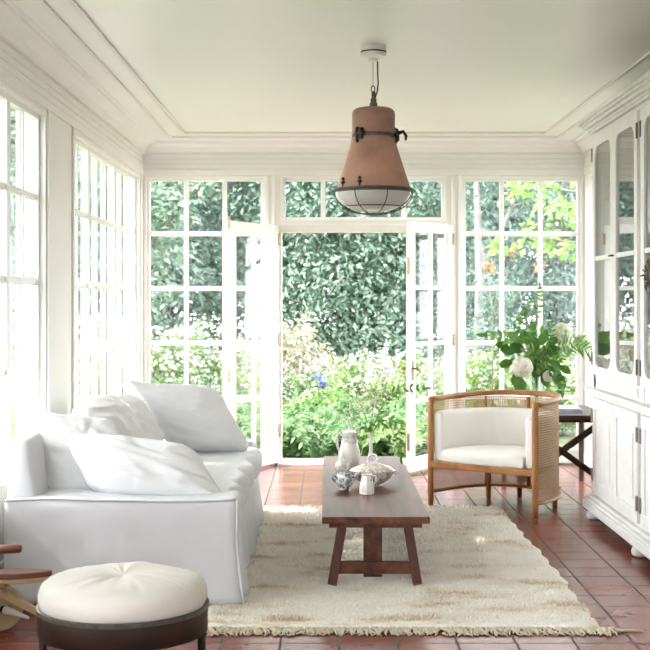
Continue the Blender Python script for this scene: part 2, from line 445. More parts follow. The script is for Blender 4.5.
# back wall solids
wb = MB()
wb.box(XL-T, XR+T, YB, YB+T, 2.545, 3.0)                 # above
wb.box(XL-T, -1.622, YB, YB+T, 0, 2.545); wb.box(2.250, XR+T, YB, YB+T, 0, 2.545)
wb.box(-.545, -.42, YB, YB+T, 0, 2.545); wb.box(1.045, 1.165, YB, YB+T, 0, 2.545)
wb.box(-.42, 1.045, YB, YB+T, 2.046, 2.145)             # door head
wb.build('wall_back', 'wallp'); struct(bpy.data.objects['wall_back'])
window(PB, -1.622, -.545, .012, 2.545, [3], ROWS, pitch_stile=.028)
window(PB, 1.165, 2.250, .012, 2.545, [3], ROWS, pitch_stile=.028)
window(PB, -.42, 1.045, 2.145, 2.545, [4], [(2.178, 2.497)], pitch_stile=.02)

# left wall
def left_wall():
    w = MB(); zs, zt = .555, 2.53
    segs = [(YF-T, .78), (3.60, 4.42), (7.24, 7.98), (10.84, YB)]
    w.box(XL-T, XL, YF-T, YB+T, 0, zs); w.box(XL-T, XL, YF-T, YB+T, zt, 3.0)
    for a, b in segs: w.box(XL-T, XL, a, b, zs, zt)
    o = w.build('wall_left', 'wallp'); struct(o)
left_wall()
RL = ROWS[1:]
RLm = [(a, min(b, 2.48)) for a, b in RL]
window(PL, 7.98, 10.84, .555, 2.53, [2, 3, 3], RLm, pitch_stile=.032)
window(PL, 4.42, 7.24, .555, 2.53, [3, 3, 2], RLm, pitch_stile=.032)
window(PL, .78, 3.60, .555, 2.53, [3, 2, 3], RLm, pitch_stile=.032)
# right wall
w = MB(); w.box(XR, XR+T, YF-T, 9.0, 0, 3.0); w.box(XR, XR+T, 9.0, YB, 0, .1); w.box(XR, XR+T, 9.0, YB, 2.53, 3.0); w.box(XR, XR+T, 10.80, YB, .1, 2.53)
struct(w.build('wall_right', 'wallp'))
window(PR, 9.0, 10.80, .10, 2.53, [2, 3], [(max(a, .16), min(b, 2.48)) for a, b in ROWS], pitch_stile=.032)
# wall behind the camera, with two wide windows
w = MB(); w.box(XL, XR, YF-T, YF, 0, .3); w.box(XL, XR, YF-T, YF, 2.53, 3.0)
for a, b in ((XL, .42), (2.1, XR)): w.box(a, b, YF-T, YF, .3, 2.53)
struct(w.build('wall_front', 'wallp'))
RF = [(.36, .74), (.79, 1.16), (1.21, 1.58), (1.63, 2.03), (2.08, 2.48)]
window(PF, .42, 2.1, .3, 2.53, [2, 2], RF)

# ceiling with stepped border
c = MB()
b = .41
c.box(XL+b, XR-b, YF+b, YB-b, 2.87, 3.0)
def ring(mb, o, i, z0, z1=3.0):
    mb.box(XL+o, XR-o, YB-i, YB-o, z0, z1); mb.box(XL+o, XR-o, YF+o, YF+i, z0, z1)
    mb.box(XL+o, XL+i, YF+i, YB-i, z0, z1); mb.box(XR-i, XR-o, YF+i, YB-i, z0, z1)
ring(c, .28, .41, 2.850); ring(c, .14, .28, 2.833); ring(c, 0, .14, 2.828)
c.box(XL-.5, XR+.5, YF-.5, YB+.45, 3.0, 3.1)
struct(c.build('ceiling', 'ceil'))
# bead mouldings at the steps, crown cove, picture rail and board lines
tn = [0]
def trim(mb, mat='paint', bevel=.003):
    tn[0] += 1; o = mb.build('trim_%d' % tn[0], mat, bevel=bevel); struct(o); return o
def loop(off): return [(XL+off, YF+off), (XR-off, YF+off), (XR-off, YB-off), (XL+off, YB-off)]
def runprof(prof, name=None):
    """prof: closed list of (inset from wall, z); mitred round the room"""
    mb = MB(); n = len(prof); vs = []
    for ci in range(4):
        for a, z in prof:
            q = loop(a)[ci]; vs.append((q[0], q[1], z))
    fs = [(i*n+k, i*n+(k+1) % n, ((i+1) % 4)*n+(k+1) % n, ((i+1) % 4)*n+k) for i in range(4) for k in range(n)]
    mb.add(vs, fs); return mb
for off, z in ((.41, 2.850), (.28, 2.833), (.145, 2.828)):
    trim(runprof([(off-.004, z), (off+.012, z), (off+.016, z+.006), (off+.010, z+.022), (off-.004, z+.022)]), 'paint', 0)
# crown
trim(runprof([(0, 2.828), (.13, 2.828), (.125, 2.812), (.085, 2.800), (.050, 2.782), (.035, 2.755), (.028, 2.748), (.028, 2.735), (0, 2.735)]), 'paint', 0)
# boards under the crown
for z0, z1, d in ((2.690, 2.7335, .006), (2.645, 2.6885, .006), (2.600, 2.6435, .006), (2.545, 2.5985, .010)):
    trim(runprof([(-.002, z0), (d, z0+.002), (d, z1-.002), (-.002, z1)]), 'paint', 0)
# narrow vertical battens either side of the doors
tb = MB()
for x in (-.5525, -.495, 1.08, 1.14):
    tb.box(x, x+.030, YB-.012, YB, 0, 2.545)
tb.box(-.42, 1.045, YB-.012, YB, 2.105, 2.125)
trim(tb)
tb = MB(); tb.box(-.425, -.408, YB-.004, YB+.13, 0, 2.046); tb.box(1.035, 1.050, YB-.004, YB+.13, 0, 2.046); trim(tb)
# left wall sill board and apron, vertical casings of the windows
tb = MB()
tb.box(XL, XL+.035, .7, 3.68, .53, .555); tb.box(XL, XL+.035, 4.34, 7.32, .53, .555); tb.box(XL, XL+.035, 7.90, 10.92, .53, .555)
trim(tb)
tb = MB()
for y in (.75, 3.60, 4.39, 7.24, 7.95, 10.84): tb.box(XL, XL+.014, y, y+.03, .555, 2.545)
trim(tb)
struct(MB().box(XL, XL+.018, YF, YB-.02, 0, .14).build('baseboard_left', 'paint', bevel=.004))
struct(MB().box(XR-.018, XR, YF, YB-.02, 0, .10).build('baseboard_right', 'paint', bevel=.004))
# threshold
th = MB(); th.box(-.44, 1.062, YB-.10, YB+.30, -.03, .018)
struct(th.build('trim_threshold', 'stone', bevel=.005))
struct(MB().box(-.9, 1.5, YB+.30, YB+.75, -.25, -.06).build('outdoor_step', 'terracotta_step', bevel=.01))

# ------------------------------------------------------------------ french doors
def leaf_door(name, hinge, free, sidesign, label, knobs=True):
    hx, hy = hinge; fx, fy = free
    d = Vector((fx-hx, fy-hy, 0)); W = d.length; d.normalize(); n = Vector((-d.y, d.x, 0))*sidesign
    root = empty(name, (hx, hy, .012)); struct(root); root['label'] = label
    def bx(mb, a0, a1, z0, z1, t0=0, t1=.042):
        vs = [Vector((hx, hy, 0))+d*a+n*t+Vector((0, 0, z)) for a in (a0, a1) for t in (t0, t1) for z in (z0, z1)]
        mb.add(vs, [(0, 1, 3, 2), (4, 6, 7, 5), (0, 4, 5, 1), (2, 3, 7, 6), (0, 2, 6, 4), (1, 5, 7, 3)])
    mb = MB(); st = .085; z0, z1 = .022, 2.10; g0, g1 = .135, 2.02; mun = .035
    bx(mb, 0, st, z0, z1); bx(mb, W-st, W, z0, z1); bx(mb, st, W-st, z0, g0); bx(mb, st, W-st, g1, z1)
    mb.build('door_leaf', 'frame', root, bevel=.003)
    mb = MB(); c = W/2; bx(mb, c-mun/2, c+mun/2, g0, g1, .006, .036)
    ph = (g1-g0)/4
    for k in (1, 2, 3): bx(mb, st, W-st, g0+ph*k-mun/2, g0+ph*k+mun/2, .006, .036)
    mb.build('glazing_bars', 'frame', root, bevel=.003)
    mb = MB(); bx(mb, st-.004, W-st+.004, g0-.004, g1+.004, .019, .022); mb.build('glass_pane', 'glass', root)
    for z in (1.98, 1.10, .30):
        mb = MB(); bx(mb, -.012, .014, z-.05, z+.05, -.008, .05)
        p = Vector((hx, hy, 0))-d*.012-n*.002; mb.tube([p+Vector((0, 0, z-.055)), p+Vector((0, 0, z+.055))], .009, 8)
        mb.build('hinge', 'brass', root)
    for s in ((-1, 1) if knobs else ()):
        mb = MB(); kz = .86; t0 = -.004 if s < 0 else .042; t1 = .0 if s < 0 else .046
        bx(mb, W-.062, W-.022, kz-.08, kz+.08, t0, t1); mb.build('lock_plate', 'brass', root)
        base = Vector((hx, hy, 0))+d*(W-.042)+n*(t0 if s < 0 else t1)+Vector((0, 0, kz+.02))
        mb = MB(); q = n*s
        mb.tube([base, base+q*.018, base+q*.03, base+q*.045, base+q*.055, base+q*.058], [.008, .008, .018, .024, .018, .004], 12)
        mb.build('door_knob', 'brass', root, smooth=True)
    mb = MB(); zz = (1.66, .2) if knobs else (2.03, .77)
    for q in zz: bx(mb, W-.002, W+.005, q, q+(.14 if knobs else .10), .012, .030)
    mb_ = None
    mb.build('edge_bolt', 'brass', root)
    return root
leaf_door('door_1', (-.428, YB-.02), (-.797, 10.27), -1, 'left white glazed door leaf swung into the room', False)
leaf_door('door_2', (1.062, YB-.02), (.645, 10.335), 1, 'right white glazed door leaf swung into the room')

# ------------------------------------------------------------------ pendant lamp
lx, ly = .256, 7.03
lamp = thing('pendant_lamp', (lx, ly, 2.515), 'industrial pendant lamp with terracotta coloured cone shade hanging from the ceiling', 'pendant lamp')
auto_smooth(MB().lathe([(.070, 2.868), (.073, 2.85), (.072, 2.838)], (lx, ly, 0), 32).build('canopy', 'lampwhite', lamp))
MB().lathe([(.0725, 2.838), (.0725, 2.830)], (lx, ly, 0), 32).build('canopy_ring', 'iron', lamp)
auto_smooth(MB().lathe([(.072, 2.830), (.070, 2.808), (.050, 2.802), (.028, 2.800), (.026, 2.782), (.012, 2.778)], (lx, ly, 0), 32).build('canopy_cup', 'lampwhite', lamp))
MB().tube([(lx-.003, ly, 2.79), (lx-.003, ly, 2.64)], .0022, 6).build('suspension_wire', 'steel', lamp)
mb = MB(); mb.tube([(lx-.003+.010*math.sin(a), ly, 2.628+.018*math.cos(a)) for a in [2*PI*k/16 for k in range(17)]], .003, 6, cap=False)
mb.tube([(lx-.003, ly, 2.612), (lx, ly, 2.60)], .004, 6); mb.build('hook', 'iron', lamp)
MB().tube([(lx+.022, ly, 2.80), (lx+.024, ly, 2.70), (lx+.026, ly, 2.66), (lx+.020, ly-.004, 2.61), (lx+.006, ly-.006, 2.57), (lx+.002, ly, 2.55)], .0042, 8).build('power_cord', 'iron', lamp)
auto_smooth(MB().lathe([(.008, 2.615), (.012, 2.608), (.012, 2.575), (.017, 2.572), (.017, 2.55), (.022, 2.548), (.022, 2.512)], (lx, ly, 0), 20).build('cable_gland', 'patina', lamp))
auto_smooth(MB().lathe([(.02, 2.517), (.095, 2.517), (.108, 2.511), (.118, 2.500), (.121, 2.485), (.121, 2.375), (.116, 2.372), (.116, 2.352), (.123, 2.348),
      (.133, 2.30), (.205, 2.075), (.208, 2.066), (.20, 2.060), (.19, 2.062), (.12, 2.31), (.02, 2.46)], (lx, ly, 0), 56).build('shade', 'copper', lamp), 30)
auto_smooth(MB().lathe([(.116, 2.371), (.122, 2.371), (.122, 2.355), (.116, 2.355)], (lx, ly, 0), 48, cap=False).build('clamp_band', 'patina', lamp))
def clamp(ang, kind):
    q = MB(); r = .122
    ca, sa = math.cos(ang), math.sin(ang)
    def P(rr, t, z): return (lx+ca*rr-sa*t, ly+sa*rr+ca*t, z)
    q.tube([P(r, -.02, 2.398), P(r+.012, -.018, 2.395), P(r+.012, -.018, 2.33), P(r+.004, -.018, 2.32)], .009, 8)
    q.tube([P(r, .012, 2.392), P(r+.014, .014, 2.39), P(r+.014, .014, 2.335)], .009, 8)
    q.tube([P(r+.008, -.03, 2.366), P(r+.008, .03, 2.366)], .012, 8)
    if kind: q.tube([P(r+.01, 0, 2.372), P(r+.045, 0, 2.385), P(r+.062, 0, 2.36), P(r+.060, 0, 2.335)], [.012, .010, .009, .006], 8)
    q.build('clamp', 'iron', lamp, smooth=True)
clamp(math.radians(232), 0); clamp(math.radians(350), 1); clamp(math.radians(110), 0)
for a in (212, 246, 20, 110):
    a = math.radians(a); q = MB(); x, y = lx+.205*math.cos(a), ly+.205*math.sin(a)
    q.tube([(x, y, 2.058), (x, y, 2.10)], .006, 8); q.sphere((x, y, 2.092), .013, 10, 6, (1, 1, .8)); q.sphere((x, y, 2.112), .009, 10, 6); q.build('wing_nut', 'iron', lamp, smooth=True)
auto_smooth(MB().lathe([(.198, 2.068), (.224, 2.066), (.230, 2.060), (.230, 2.046), (.222, 2.042), (.198, 2.044)], (lx, ly, 0), 56, cap=False).build('rim', 'patina', lamp), 30)
bowl = [(.218*math.cos(t), 2.048-.115*math.sin(t)) for t in [PI/2*k/12 for k in range(12)]]+[(.001, 1.933)]
M['bowl'] = simple('frosted_bowl_glass', (.88, .88, .84), .12, coat=.5)
nt = M['bowl'].node_tree; pb = nt.nodes['Principled BSDF']; pb.inputs['Transmission Weight'].default_value = .45; pb.inputs['Roughness'].default_value = .25
MB().lathe(bowl, (lx, ly, 0), 48, cap=False).build('glass_bowl', 'bowl', lamp, smooth=True)
cg = MB()
for k in range(8):
    a = 2*PI*k/8+.3
    cg.tube([(lx+.236*math.cos(t)*math.cos(a), ly+.236*math.cos(t)*math.sin(a), 2.052-.132*math.sin(t)) for t in [math.radians(90)*j/12 for j in range(11)]], .0028, 6)
for r, z in ((.236*math.cos(math.radians(75)), 2.052-.132*math.sin(math.radians(75))), (.236*math.cos(math.radians(42)), 2.052-.132*math.sin(math.radians(42))), (.236, 2.052)):
    cg.tube([(lx+r*math.cos(a), ly+r*math.sin(a), z) for a in [2*PI*j/40 for j in range(41)]], .0028, 6, cap=False)
cg.build('wire_cage', 'iron', lamp, smooth=True)

# ------------------------------------------------------------------ rug
rug = thing('area_rug', (.36, 7.0, 0), 'cream shaggy wool rug with a knotted fringe on the tiled floor', 'rug')
RX0, RX1, RY0, RY1 = -.56, 1.20, 5.44, 8.62
def rugedge(y): return .012*math.sin(y*2.1)+.005*math.sin(y*9)+.008*math.sin(y*23)
def rug_mesh():
    nx, ny = 260, 430; top = []
    rs = np.random.RandomState(3)
    jit = rs.rand(ny+1, nx+1)
    vs = []
    for j in range(ny+1):
        y = RY0+(RY1-RY0)*j/ny
        for i in range(nx+1):
            s = i/nx; x0 = RX0; x1 = RX1+rugedge(y); x = x0+(x1-x0)*s
            yy = y
            if j < 3: yy += .008*math.sin(x*23)
            if j > ny-3: yy += .02*math.sin(x*7+1)
            e = min(i, nx-i, 8)/8*1.0; e2 = min(j, ny-j, 6)/6.0; ed = min(e, e2)
            h = .016+.006*mn.noise(Vector((x*7, y*16, 0)))+.005*mn.noise(Vector((x*28, y*48, 3)))+.007*(jit[j, i]-.5)
            vs.append((x, yy, .002+max(.002, h)*(.25+.75*math.sqrt(ed))))
    vs = np.array(vs, dtype=np.float32)
    I = np.arange(nx); J = np.arange(ny); JJ, II = np.meshgrid(J, I, indexing='ij')
    a = (JJ*(nx+1)+II).ravel()
    f = np.stack([a, a+1, a+nx+2, a+nx+1], 1)
    npmesh('pile', vs, f, 'rug', rug, (0.36, 7.0, 0))
rug_mesh()
def tufts(n=70000):
    q = np.random.RandomState(8); x = RX0+.01+(RX1-RX0-.03)*q.rand(n); y = RY0+.01+(RY1-RY0-.03)*q.rand(n)
    z = np.full(n, .008); p = np.stack([x, y, z], 1)
    clump = np.sin(x*31+3*np.sin(y*11))*np.sin(y*43+2*np.sin(x*17))
    ed = np.clip((y-RY0)/.12, .3, 1)*np.clip((RX1-x)/.05, .45, 1)
    h = ed*(.014+.014*q.rand(n)+.006*clump); tl = q.normal(size=(n, 2))*.010+np.stack([.006*np.sin(y*25), .006*np.cos(x*19)], 1)
    a = q.rand(n)*PI; w = .0032
    s = np.stack([np.cos(a)*w, np.sin(a)*w, np.zeros(n)], 1)
    t = p+np.concatenate([tl, h[:, None]], 1)
    V = np.stack([p-s, p+s, t+s*.5, t-s*.5], 1).reshape(-1, 3); f = np.arange(n*4).reshape(-1, 4)
    o = npmesh('wool_tufts', V, f, 'rug', rug, (.36, 7.0, 0)); o['kind'] = 'stuff'
tufts()
# backing slab so that the rug has a closed base
fr = MB(); rnd = random.Random(5)
for k in range(92):
    x = RX0+.01+(RX1+.02-RX0)*(k+.5)/92+rnd.uniform(-.004, .004); y = RY0+.01
    for s in range(3):
        dx = rnd.uniform(-.022, .022); L = rnd.uniform(.07, .12); r = rnd.uniform(.0035, .0055)
        cu = rnd.uniform(-.02, .02)
        fr.tube([(x, y, .010), (x+dx*.3+cu, y-L*.4, .012+rnd.uniform(0, .006)), (x+dx*.8-cu*.6, y-L*.75, .008), (x+dx+cu*.5, y-L, .006)], [r, r*1.2, r, r*.5], 5)
fr.tube([(RX1+.02, RY0+.0, .008), (RX1+.06, RY0-.03, .009), (RX1+.10, RY0-.02, .007), (RX1+.17, RY0-.028, .006)], [.007, .008, .006, .003], 6)
o = fr.build('fringe', 'fringe', rug, smooth=True); o['kind'] = 'stuff'

# ------------------------------------------------------------------ sofa
sofa = thing('sofa', (-.97, 7.1, 0), 'white slipcovered linen sofa along the left windows', 'sofa')
def folds(amp, sc, vert=0):
    def fn(p, n):
        d = amp*fbm((p.x*sc, p.y*sc, p.z*sc*.6), 1.0)
        q = p+n*d
        return q
    return fn
def armfn(near):
    def fn(p, n):
        q = p.copy()
        zf = max(0, (.34-p.z)/.34)
        # lower skirt flares gently and falls in loose folds
        if n.x > .3: q.x += .035*zf**1.5 + .016*zf*math.sin(p.y*34+2*math.sin(p.y*7))
        if n.y < -.3 and near: q.y -= .012*zf + .004*math.sin(p.x*17+1.5)*zf
        q += n*(.006*fbm((p.x*3, p.y*3, p.z*2), 1)+.0035*mn.noise(Vector((p.x*3.2+p.z*9, p.y*9, p.z*9-p.x*5)))+.002*math.sin(p.x*40+6*mn.noise(Vector((p.x*3, 0, p.z*3))))*max(0, mn.noise(Vector((p.x*2, 5, p.z*1.5)))+.2))
        if near and p.z > .47: q.z += .012*math.sin(p.x*3.1+.8)-.015*max(0, (-1.3-p.x)/.2)
        return q
    return fn
softbox(-1.51, -.420, 5.80, 6.10, .024, .520, .026, .024, armfn(True)).build('arm', 'linen', sofa, smooth=True)
softbox(-1.50, -.465, 8.10, 8.34, .024, .525, .05, .035, armfn(False)).build('arm', 'linen', sofa, smooth=True)
def seam(pts, par):
    MB().tube(pts, .006, 6).build('piping', 'linen', par, smooth=True)
fn_ = armfn(True); xe, ye, ze = -.424, 5.803, .517
seam([fn_(Vector((-1.50+(xe+1.50)*k/24, ye, ze)), Vector((0, -.7, .7))) for k in range(25)], sofa)
seam([fn_(Vector((xe, ye, ze-(ze-.03)*k/16)), Vector((.7, -.7, 0))) for k in range(17)], sofa)
def backfn(p, n):
    q = p+n*(.010*fbm((p.x*3, p.y*2.2, p.z*3), 1))
    if n.x > -.2: q.x += (.8-p.z)*.13
    if p.z > .6: q.z += .015*mn.noise(Vector((p.y*2.5, 0, 2)))
    return q
softbox(-1.515, -1.40, 5.86, 8.30, .03, .79, .05, .04, backfn).build('backrest', 'linen', sofa, smooth=True)
def skirtfn(p, n):
    q = p.copy(); zf = max(0, (.40-p.z)/.40)
    if n.x > .2:
        q.x += .045*zf**1.3+.018*(.25+zf)*math.sin(p.y*26+2.2*math.sin(p.y*5.3))
        q.x += .010*mn.noise(Vector((p.y*5, p.z*2, 0)))
    return q
softbox(-1.27, -.465, 6.12, 8.12, .024, .36, .03, .028, skirtfn).build('skirted_base', 'linen', sofa, smooth=True)
def seatfn(p, n):
    q = p.copy()
    q += n*(.016*fbm((p.x*2.3, p.y*2.0, p.z*2), 1)+.005*mn.noise(Vector((p.x*14, p.y*6, 0))))
    if n.z > .3: q.z += .018*math.sin((p.y-6.1)*3.1)*.5
    if n.x > .3: q.x += .020*math.sin(p.y*15+1.3*math.sin(p.y*4))
    return q
softbox(-1.28, -.445, 6.115, 8.12, .335, .50, .055, .028, seatfn).build('seat_cushion', 'linen', sofa, smooth=True)

def pillow(name, c, ex, ey, w, h, t, label, mat='linen2', seed=0, pinch=.08, sag=0, bend=0, cat='cushion', group=None, n=60, wr=.016, ortho=True, horn=None):
    ex = Vector(ex).normalized(); ey = Vector(ey)
    if ortho: ey = ey-ex*ey.dot(ex)
    ey.normalize(); ez = ex.cross(ey).normalized(); c = Vector(c)
    vs = []; idx = {}
    for side in (1, -1):
        for j in range(n+1):
            for i in range(n+1):
                s = math.sin((-1+2*i/n)*PI/2); q = math.sin((-1+2*j/n)*PI/2)
                edge = (i in (0, n)) or (j in (0, n))
                if side == -1 and edge: idx[(side, i, j)] = idx[(1, i, j)]; continue
                x = w/2*s*(1-pinch*(1-q*q)); y = h/2*q*(1-pinch*(1-s*s))
                # soft corners are drawn in a little, one may stick out
                cr = max(0, abs(s)*abs(q)-.55)/.45
                k = max(0, (1-s*s)*(1-q*q)); f = 1-.17*cr*cr
                if horn and s*horn[0] > 0 and q*horn[1] > 0: f = 1+.10*cr*cr
                x *= f; y *= f
                prof = k**.41*(1-.25*sag*q)
                th = t/2*prof
                a = math.atan2(q, s); rr = math.sqrt(s*s+q*q)
                nz = fbm((s*1.3+seed*3, q*1.3-seed, side*2), 1, 2)*.020*prof
                crease = -abs(mn.noise(Vector((s*1.6+q*2.6+seed, (q-s)*1.0+seed*2, side))))*wr*1.6*prof**.5
                radial = wr*.45*mn.noise(Vector((math.cos(a)*5+seed, math.sin(a)*5, rr*.8)))*min(1, rr*1.2)*prof**.35
                fine = .003*mn.noise(Vector((s*7+seed, q*7, side)))*prof**.3
                z = side*(th+nz+crease+radial+fine)+bend*(s*s-.4)
                if edge: z = bend*(s*s-.4)+.008*mn.noise(Vector((s*4, q*4, seed)))
                idx[(side, i, j)] = len(vs); vs.append(c+ex*x+ey*y+ez*z)
    mb = MB(); mb.v = [tuple(v) for v in vs]
    for side in (1, -1):
        for j in range(n):
            for i in range(n):
                f = [idx[(side, i, j)], idx[(side, i+1, j)], idx[(side, i+1, j+1)], idx[(side, i, j+1)]]
                mb.f.append(tuple(f if side == 1 else f[::-1]))
    o = mb.build(name, mat, None, smooth=True, origin=tuple(c))
    return tag(o, label, cat, group)
def atpx(px, py, d): return Vector(((px-CX)*d/F, d, CAMZ-(py-CY)*d/F))
pillow('throw_pillow', atpx(194, 418, 7.86), (1, .05, -.03), (-.50, .38, .80), .53, .53, .26,
       'white throw pillow with a raised pointed corner leaning on the far sofa arm', seed=1, pinch=.05, ortho=False, horn=(-1, 1))
pillow('back_cushion', (-1.17, 7.42, .665), (.04, .98, .0), (-.42, .05, .9), .66, .45, .30,
       'white back cushion next to the pillow with the raised corner', seed=2, pinch=.02, sag=.3)
pillow('back_cushion', (-1.17, 6.76, .690), (.03, .98, .0), (-.48, .02, .87), .74, .50, .32,
       'white back cushion in the middle of the sofa, sunlit on top', seed=3, pinch=.02, sag=.3)
pillow('throw_pillow', (-1.21, 6.18, .665), (.97, .20, -.12), (-.14, .22, .95), .42, .42, .18,
       'upright white throw pillow in the near corner of the sofa', seed=4, pinch=.03, ortho=False, horn=(-1, 1))
pillow('throw_pillow', atpx(143, 469, 6.08), (.99, .02, -.09), (-.46, .45, .62), .67, .39, .24,
       'long white throw pillow slumped over the near sofa arm', seed=5, pinch=.03, wr=.020, ortho=False, horn=(-1, 1))

# ------------------------------------------------------------------ coffee table
tx0, tx1, ty0, ty1, tz = -.030, .503, 6.16, 8.60, .37
ct = thing('coffee_table', (.236, 7.38, 0), 'long narrow dark wooden trestle coffee table on the cream rug', 'coffee table')
mb = MB(); mb.box(tx0, tx1, ty0, ty1, tz-.034, tz); mb.build('tabletop', 'tabletop', ct, bevel=.004)
mb = MB(); mb.box(tx0+.035, tx1-.035, ty0+.05, ty0+.11, tz-.062, tz-.034); mb.build('cross_batten', 'tabletop', ct, bevel=.003); mb = MB(); mb.box(tx0+.035, tx1-.035, ty1-.11, ty1-.05, tz-.062, tz-.034); mb.build('cross_batten', 'tabletop', ct, bevel=.003)
for y, s in ((ty0+.08, 1), (ty1-.08, -1)):
    for (xt, xb) in ((.070, .020), (.400, .445)):
        a = (xt, y+.01*s, tz-.060); b2 = (xb, y-.03*s, .024)
        MB().beam(b2, a, .046, .042, (0, 1, 0)).build('leg', 'tableleg', ct, bevel=.004)
    MB().box(.045, .415, y-.012, y+.022, .075, .135).build('end_stretcher', 'tabletop', ct, bevel=.003)
    MB().box(.178, .272, y+.03*s, y+.06*s, .05, tz-.034).build('centre_upright', 'tabletop', ct, bevel=.003)
MB().box(.208, .242, ty0+.17, ty1-.17, .10, .17).build('long_stretcher', 'tabletop', ct, bevel=.003)

# ------------------------------------------------------------------ tableware on the coffee table
def P_lathe(name, prof, c, mat, parent, n=32, sx=1, sy=1, cap=True, ang=50):
    return auto_smooth(MB().lathe([(max(r, .0005), z) for r, z in prof], c, n, sx, sy, cap).build(name, mat, parent), ang)
Z = tz
c0 = (.137, 7.98, Z)
pt = thing('porcelain_pitcher', c0, 'tall white porcelain pitcher with a beige band near the far end of the coffee table', 'pitcher')
P_lathe('pitcher_body', [(.045, 0), (.052, .004), (.050, .012), (.062, .03), (.070, .06), (.071, .085), (.063, .125), (.050, .165), (.043, .195), (.043, .215), (.047, .222), (.047, .228), (.041, .228), (.038, .20), (.030, .19)], c0, 'porcelain', pt)
P_lathe('pitcher_band', [(.0525, .162), (.0445, .197), (.0455, .205), (.0445, .197)], c0, 'beigeband', pt, cap=False)
P_lathe('pitcher_lid', [(.043, .228), (.040, .236), (.020, .241), (.006, .243), (.009, .252), (.006, .260), (.0005, .262)], c0, 'porcelain', pt)
MB().tube([(c0[0]-.042, c0[1], Z+.20), (c0[0]-.062, c0[1], Z+.225), (c0[0]-.082, c0[1], Z+.205), (c0[0]-.080, c0[1], Z+.16), (c0[0]-.070, c0[1], Z+.12), (c0[0]-.060, c0[1], Z+.09)], [.006, .007, .008, .008, .007, .006], 10).build('handle', 'porcelain', pt, smooth=True)
MB().tube([(c0[0]+.040, c0[1], Z+.20), (c0[0]+.052, c0[1], Z+.222), (c0[0]+.058, c0[1], Z+.230)], [.012, .010, .006], 8).build('spout', 'porcelain', pt, smooth=True)

c1 = (.088, 7.60, Z)
sj = thing('sugar_jar', c1, 'small white lidded jar with a pointed knob in front of the pitcher', 'jar')
P_lathe('jar_body', [(.030, 0), (.034, .006), (.030, .012), (.043, .03), (.046, .05), (.044, .066), (.040, .072)], c1, 'beigeband', sj)
P_lathe('jar_lid', [(.043, .072), (.042, .080), (.030, .092), (.014, .102), (.006, .107), (.009, .115), (.006, .124), (.0005, .130)], c1, 'porcelain', sj)

c2 = (.092, 7.05, Z)
cr = thing('sugar_bowl', c2, 'small round blue and brown patterned bowl nearest the left table edge', 'bowl')
P_lathe('bowl_body', [(.022, 0), (.028, .004), (.024, .012), (.040, .026), (.050, .045), (.051, .062), (.045, .080), (.036, .090), (.038, .098), (.034, .098), (.030, .088), (.02, .06)], c2, 'transblue', cr)
MB().tube([(c2[0]-.047, c2[1], Z+.075), (c2[0]-.062, c2[1], Z+.08), (c2[0]-.066, c2[1], Z+.062), (c2[0]-.050, c2[1], Z+.045)], .005, 8).build('handle', 'transblue', cr, smooth=True)
MB().tube([(c2[0]+.045, c2[1]-.01, Z+.07), (c2[0]+.060, c2[1]-.01, Z+.080), (c2[0]+.068, c2[1]-.01, Z+.095)], [.010, .007, .006], 8).build('spout', 'transblue', cr, smooth=True)

c3 = (.214, 6.90, Z)
oc = thing('milk_jug', c3, 'small white octagonal jug at the front of the tableware', 'jug')
o = MB().lathe([(.038, 0), (.042, .004), (.040, .012), (.042, .03), (.037, .06), (.029, .088), (.027, .100), (.031, .110), (.027, .110), (.023, .098), (.02, .06)], c3, 8).build('jug_body', 'porcelain', oc, bevel=.002)
MB().lathe([(.0335, .074), (.0285, .093), (.0275, .093), (.032, .074)], c3, 8, cap=False).build('jug_band', 'transfer', oc)
MB().tube([(c3[0]+.028, c3[1]+.005, Z+.10), (c3[0]+.05, c3[1]+.006, Z+.098), (c3[0]+.053, c3[1]+.006, Z+.07), (c3[0]+.036, c3[1]+.005, Z+.045)], .005, 8).build('handle', 'porcelain', oc, smooth=True)

c4 = (.258, 7.20, Z)
tu = thing('soup_tureen', c4, 'brown patterned lidded tureen with a loop handle on top', 'tureen')
P_lathe('tureen_bowl', [(.055, 0), (.060, .006), (.052, .014), (.075, .025), (.105, .050), (.122, .078), (.128, .086), (.120, .086), (.1, .06)], c4, 'transfer', tu, sy=.72)
P_lathe('tureen_lid', [(.130, .086), (.133, .090), (.128, .097), (.100, .112), (.060, .126), (.028, .134), (.016, .142), (.0005, .143)], c4, 'beigeband', tu, sy=.72)
MB().tube([(c4[0]+.026*math.cos(a), c4[1], Z+.158+.024*math.sin(a)) for a in [math.radians(-80+340*k/16) for k in range(17)]], .0065, 8).build('lid_handle', 'porcelain', tu, smooth=True)
for s in (-1, 1):
    MB().tube([(c4[0]+s*.120, c4[1], Z+.072), (c4[0]+s*.142, c4[1], Z+.080), (c4[0]+s*.146, c4[1], Z+.088), (c4[0]+s*.128, c4[1], Z+.088)], .006, 8).build('handle', 'transfer', tu, smooth=True)

c5 = (.270, 7.89, Z)
bv = thing('bud_vase', c5, 'slender white bud vase behind the tureen', 'vase')
P_lathe('vase_body', [(.030, 0), (.036, .004), (.040, .025), (.034, .055), (.017, .085), (.012, .11), (.011, .21), (.013, .235), (.016, .245), (.012, .245), (.008, .2)], c5, 'porcelain', bv)

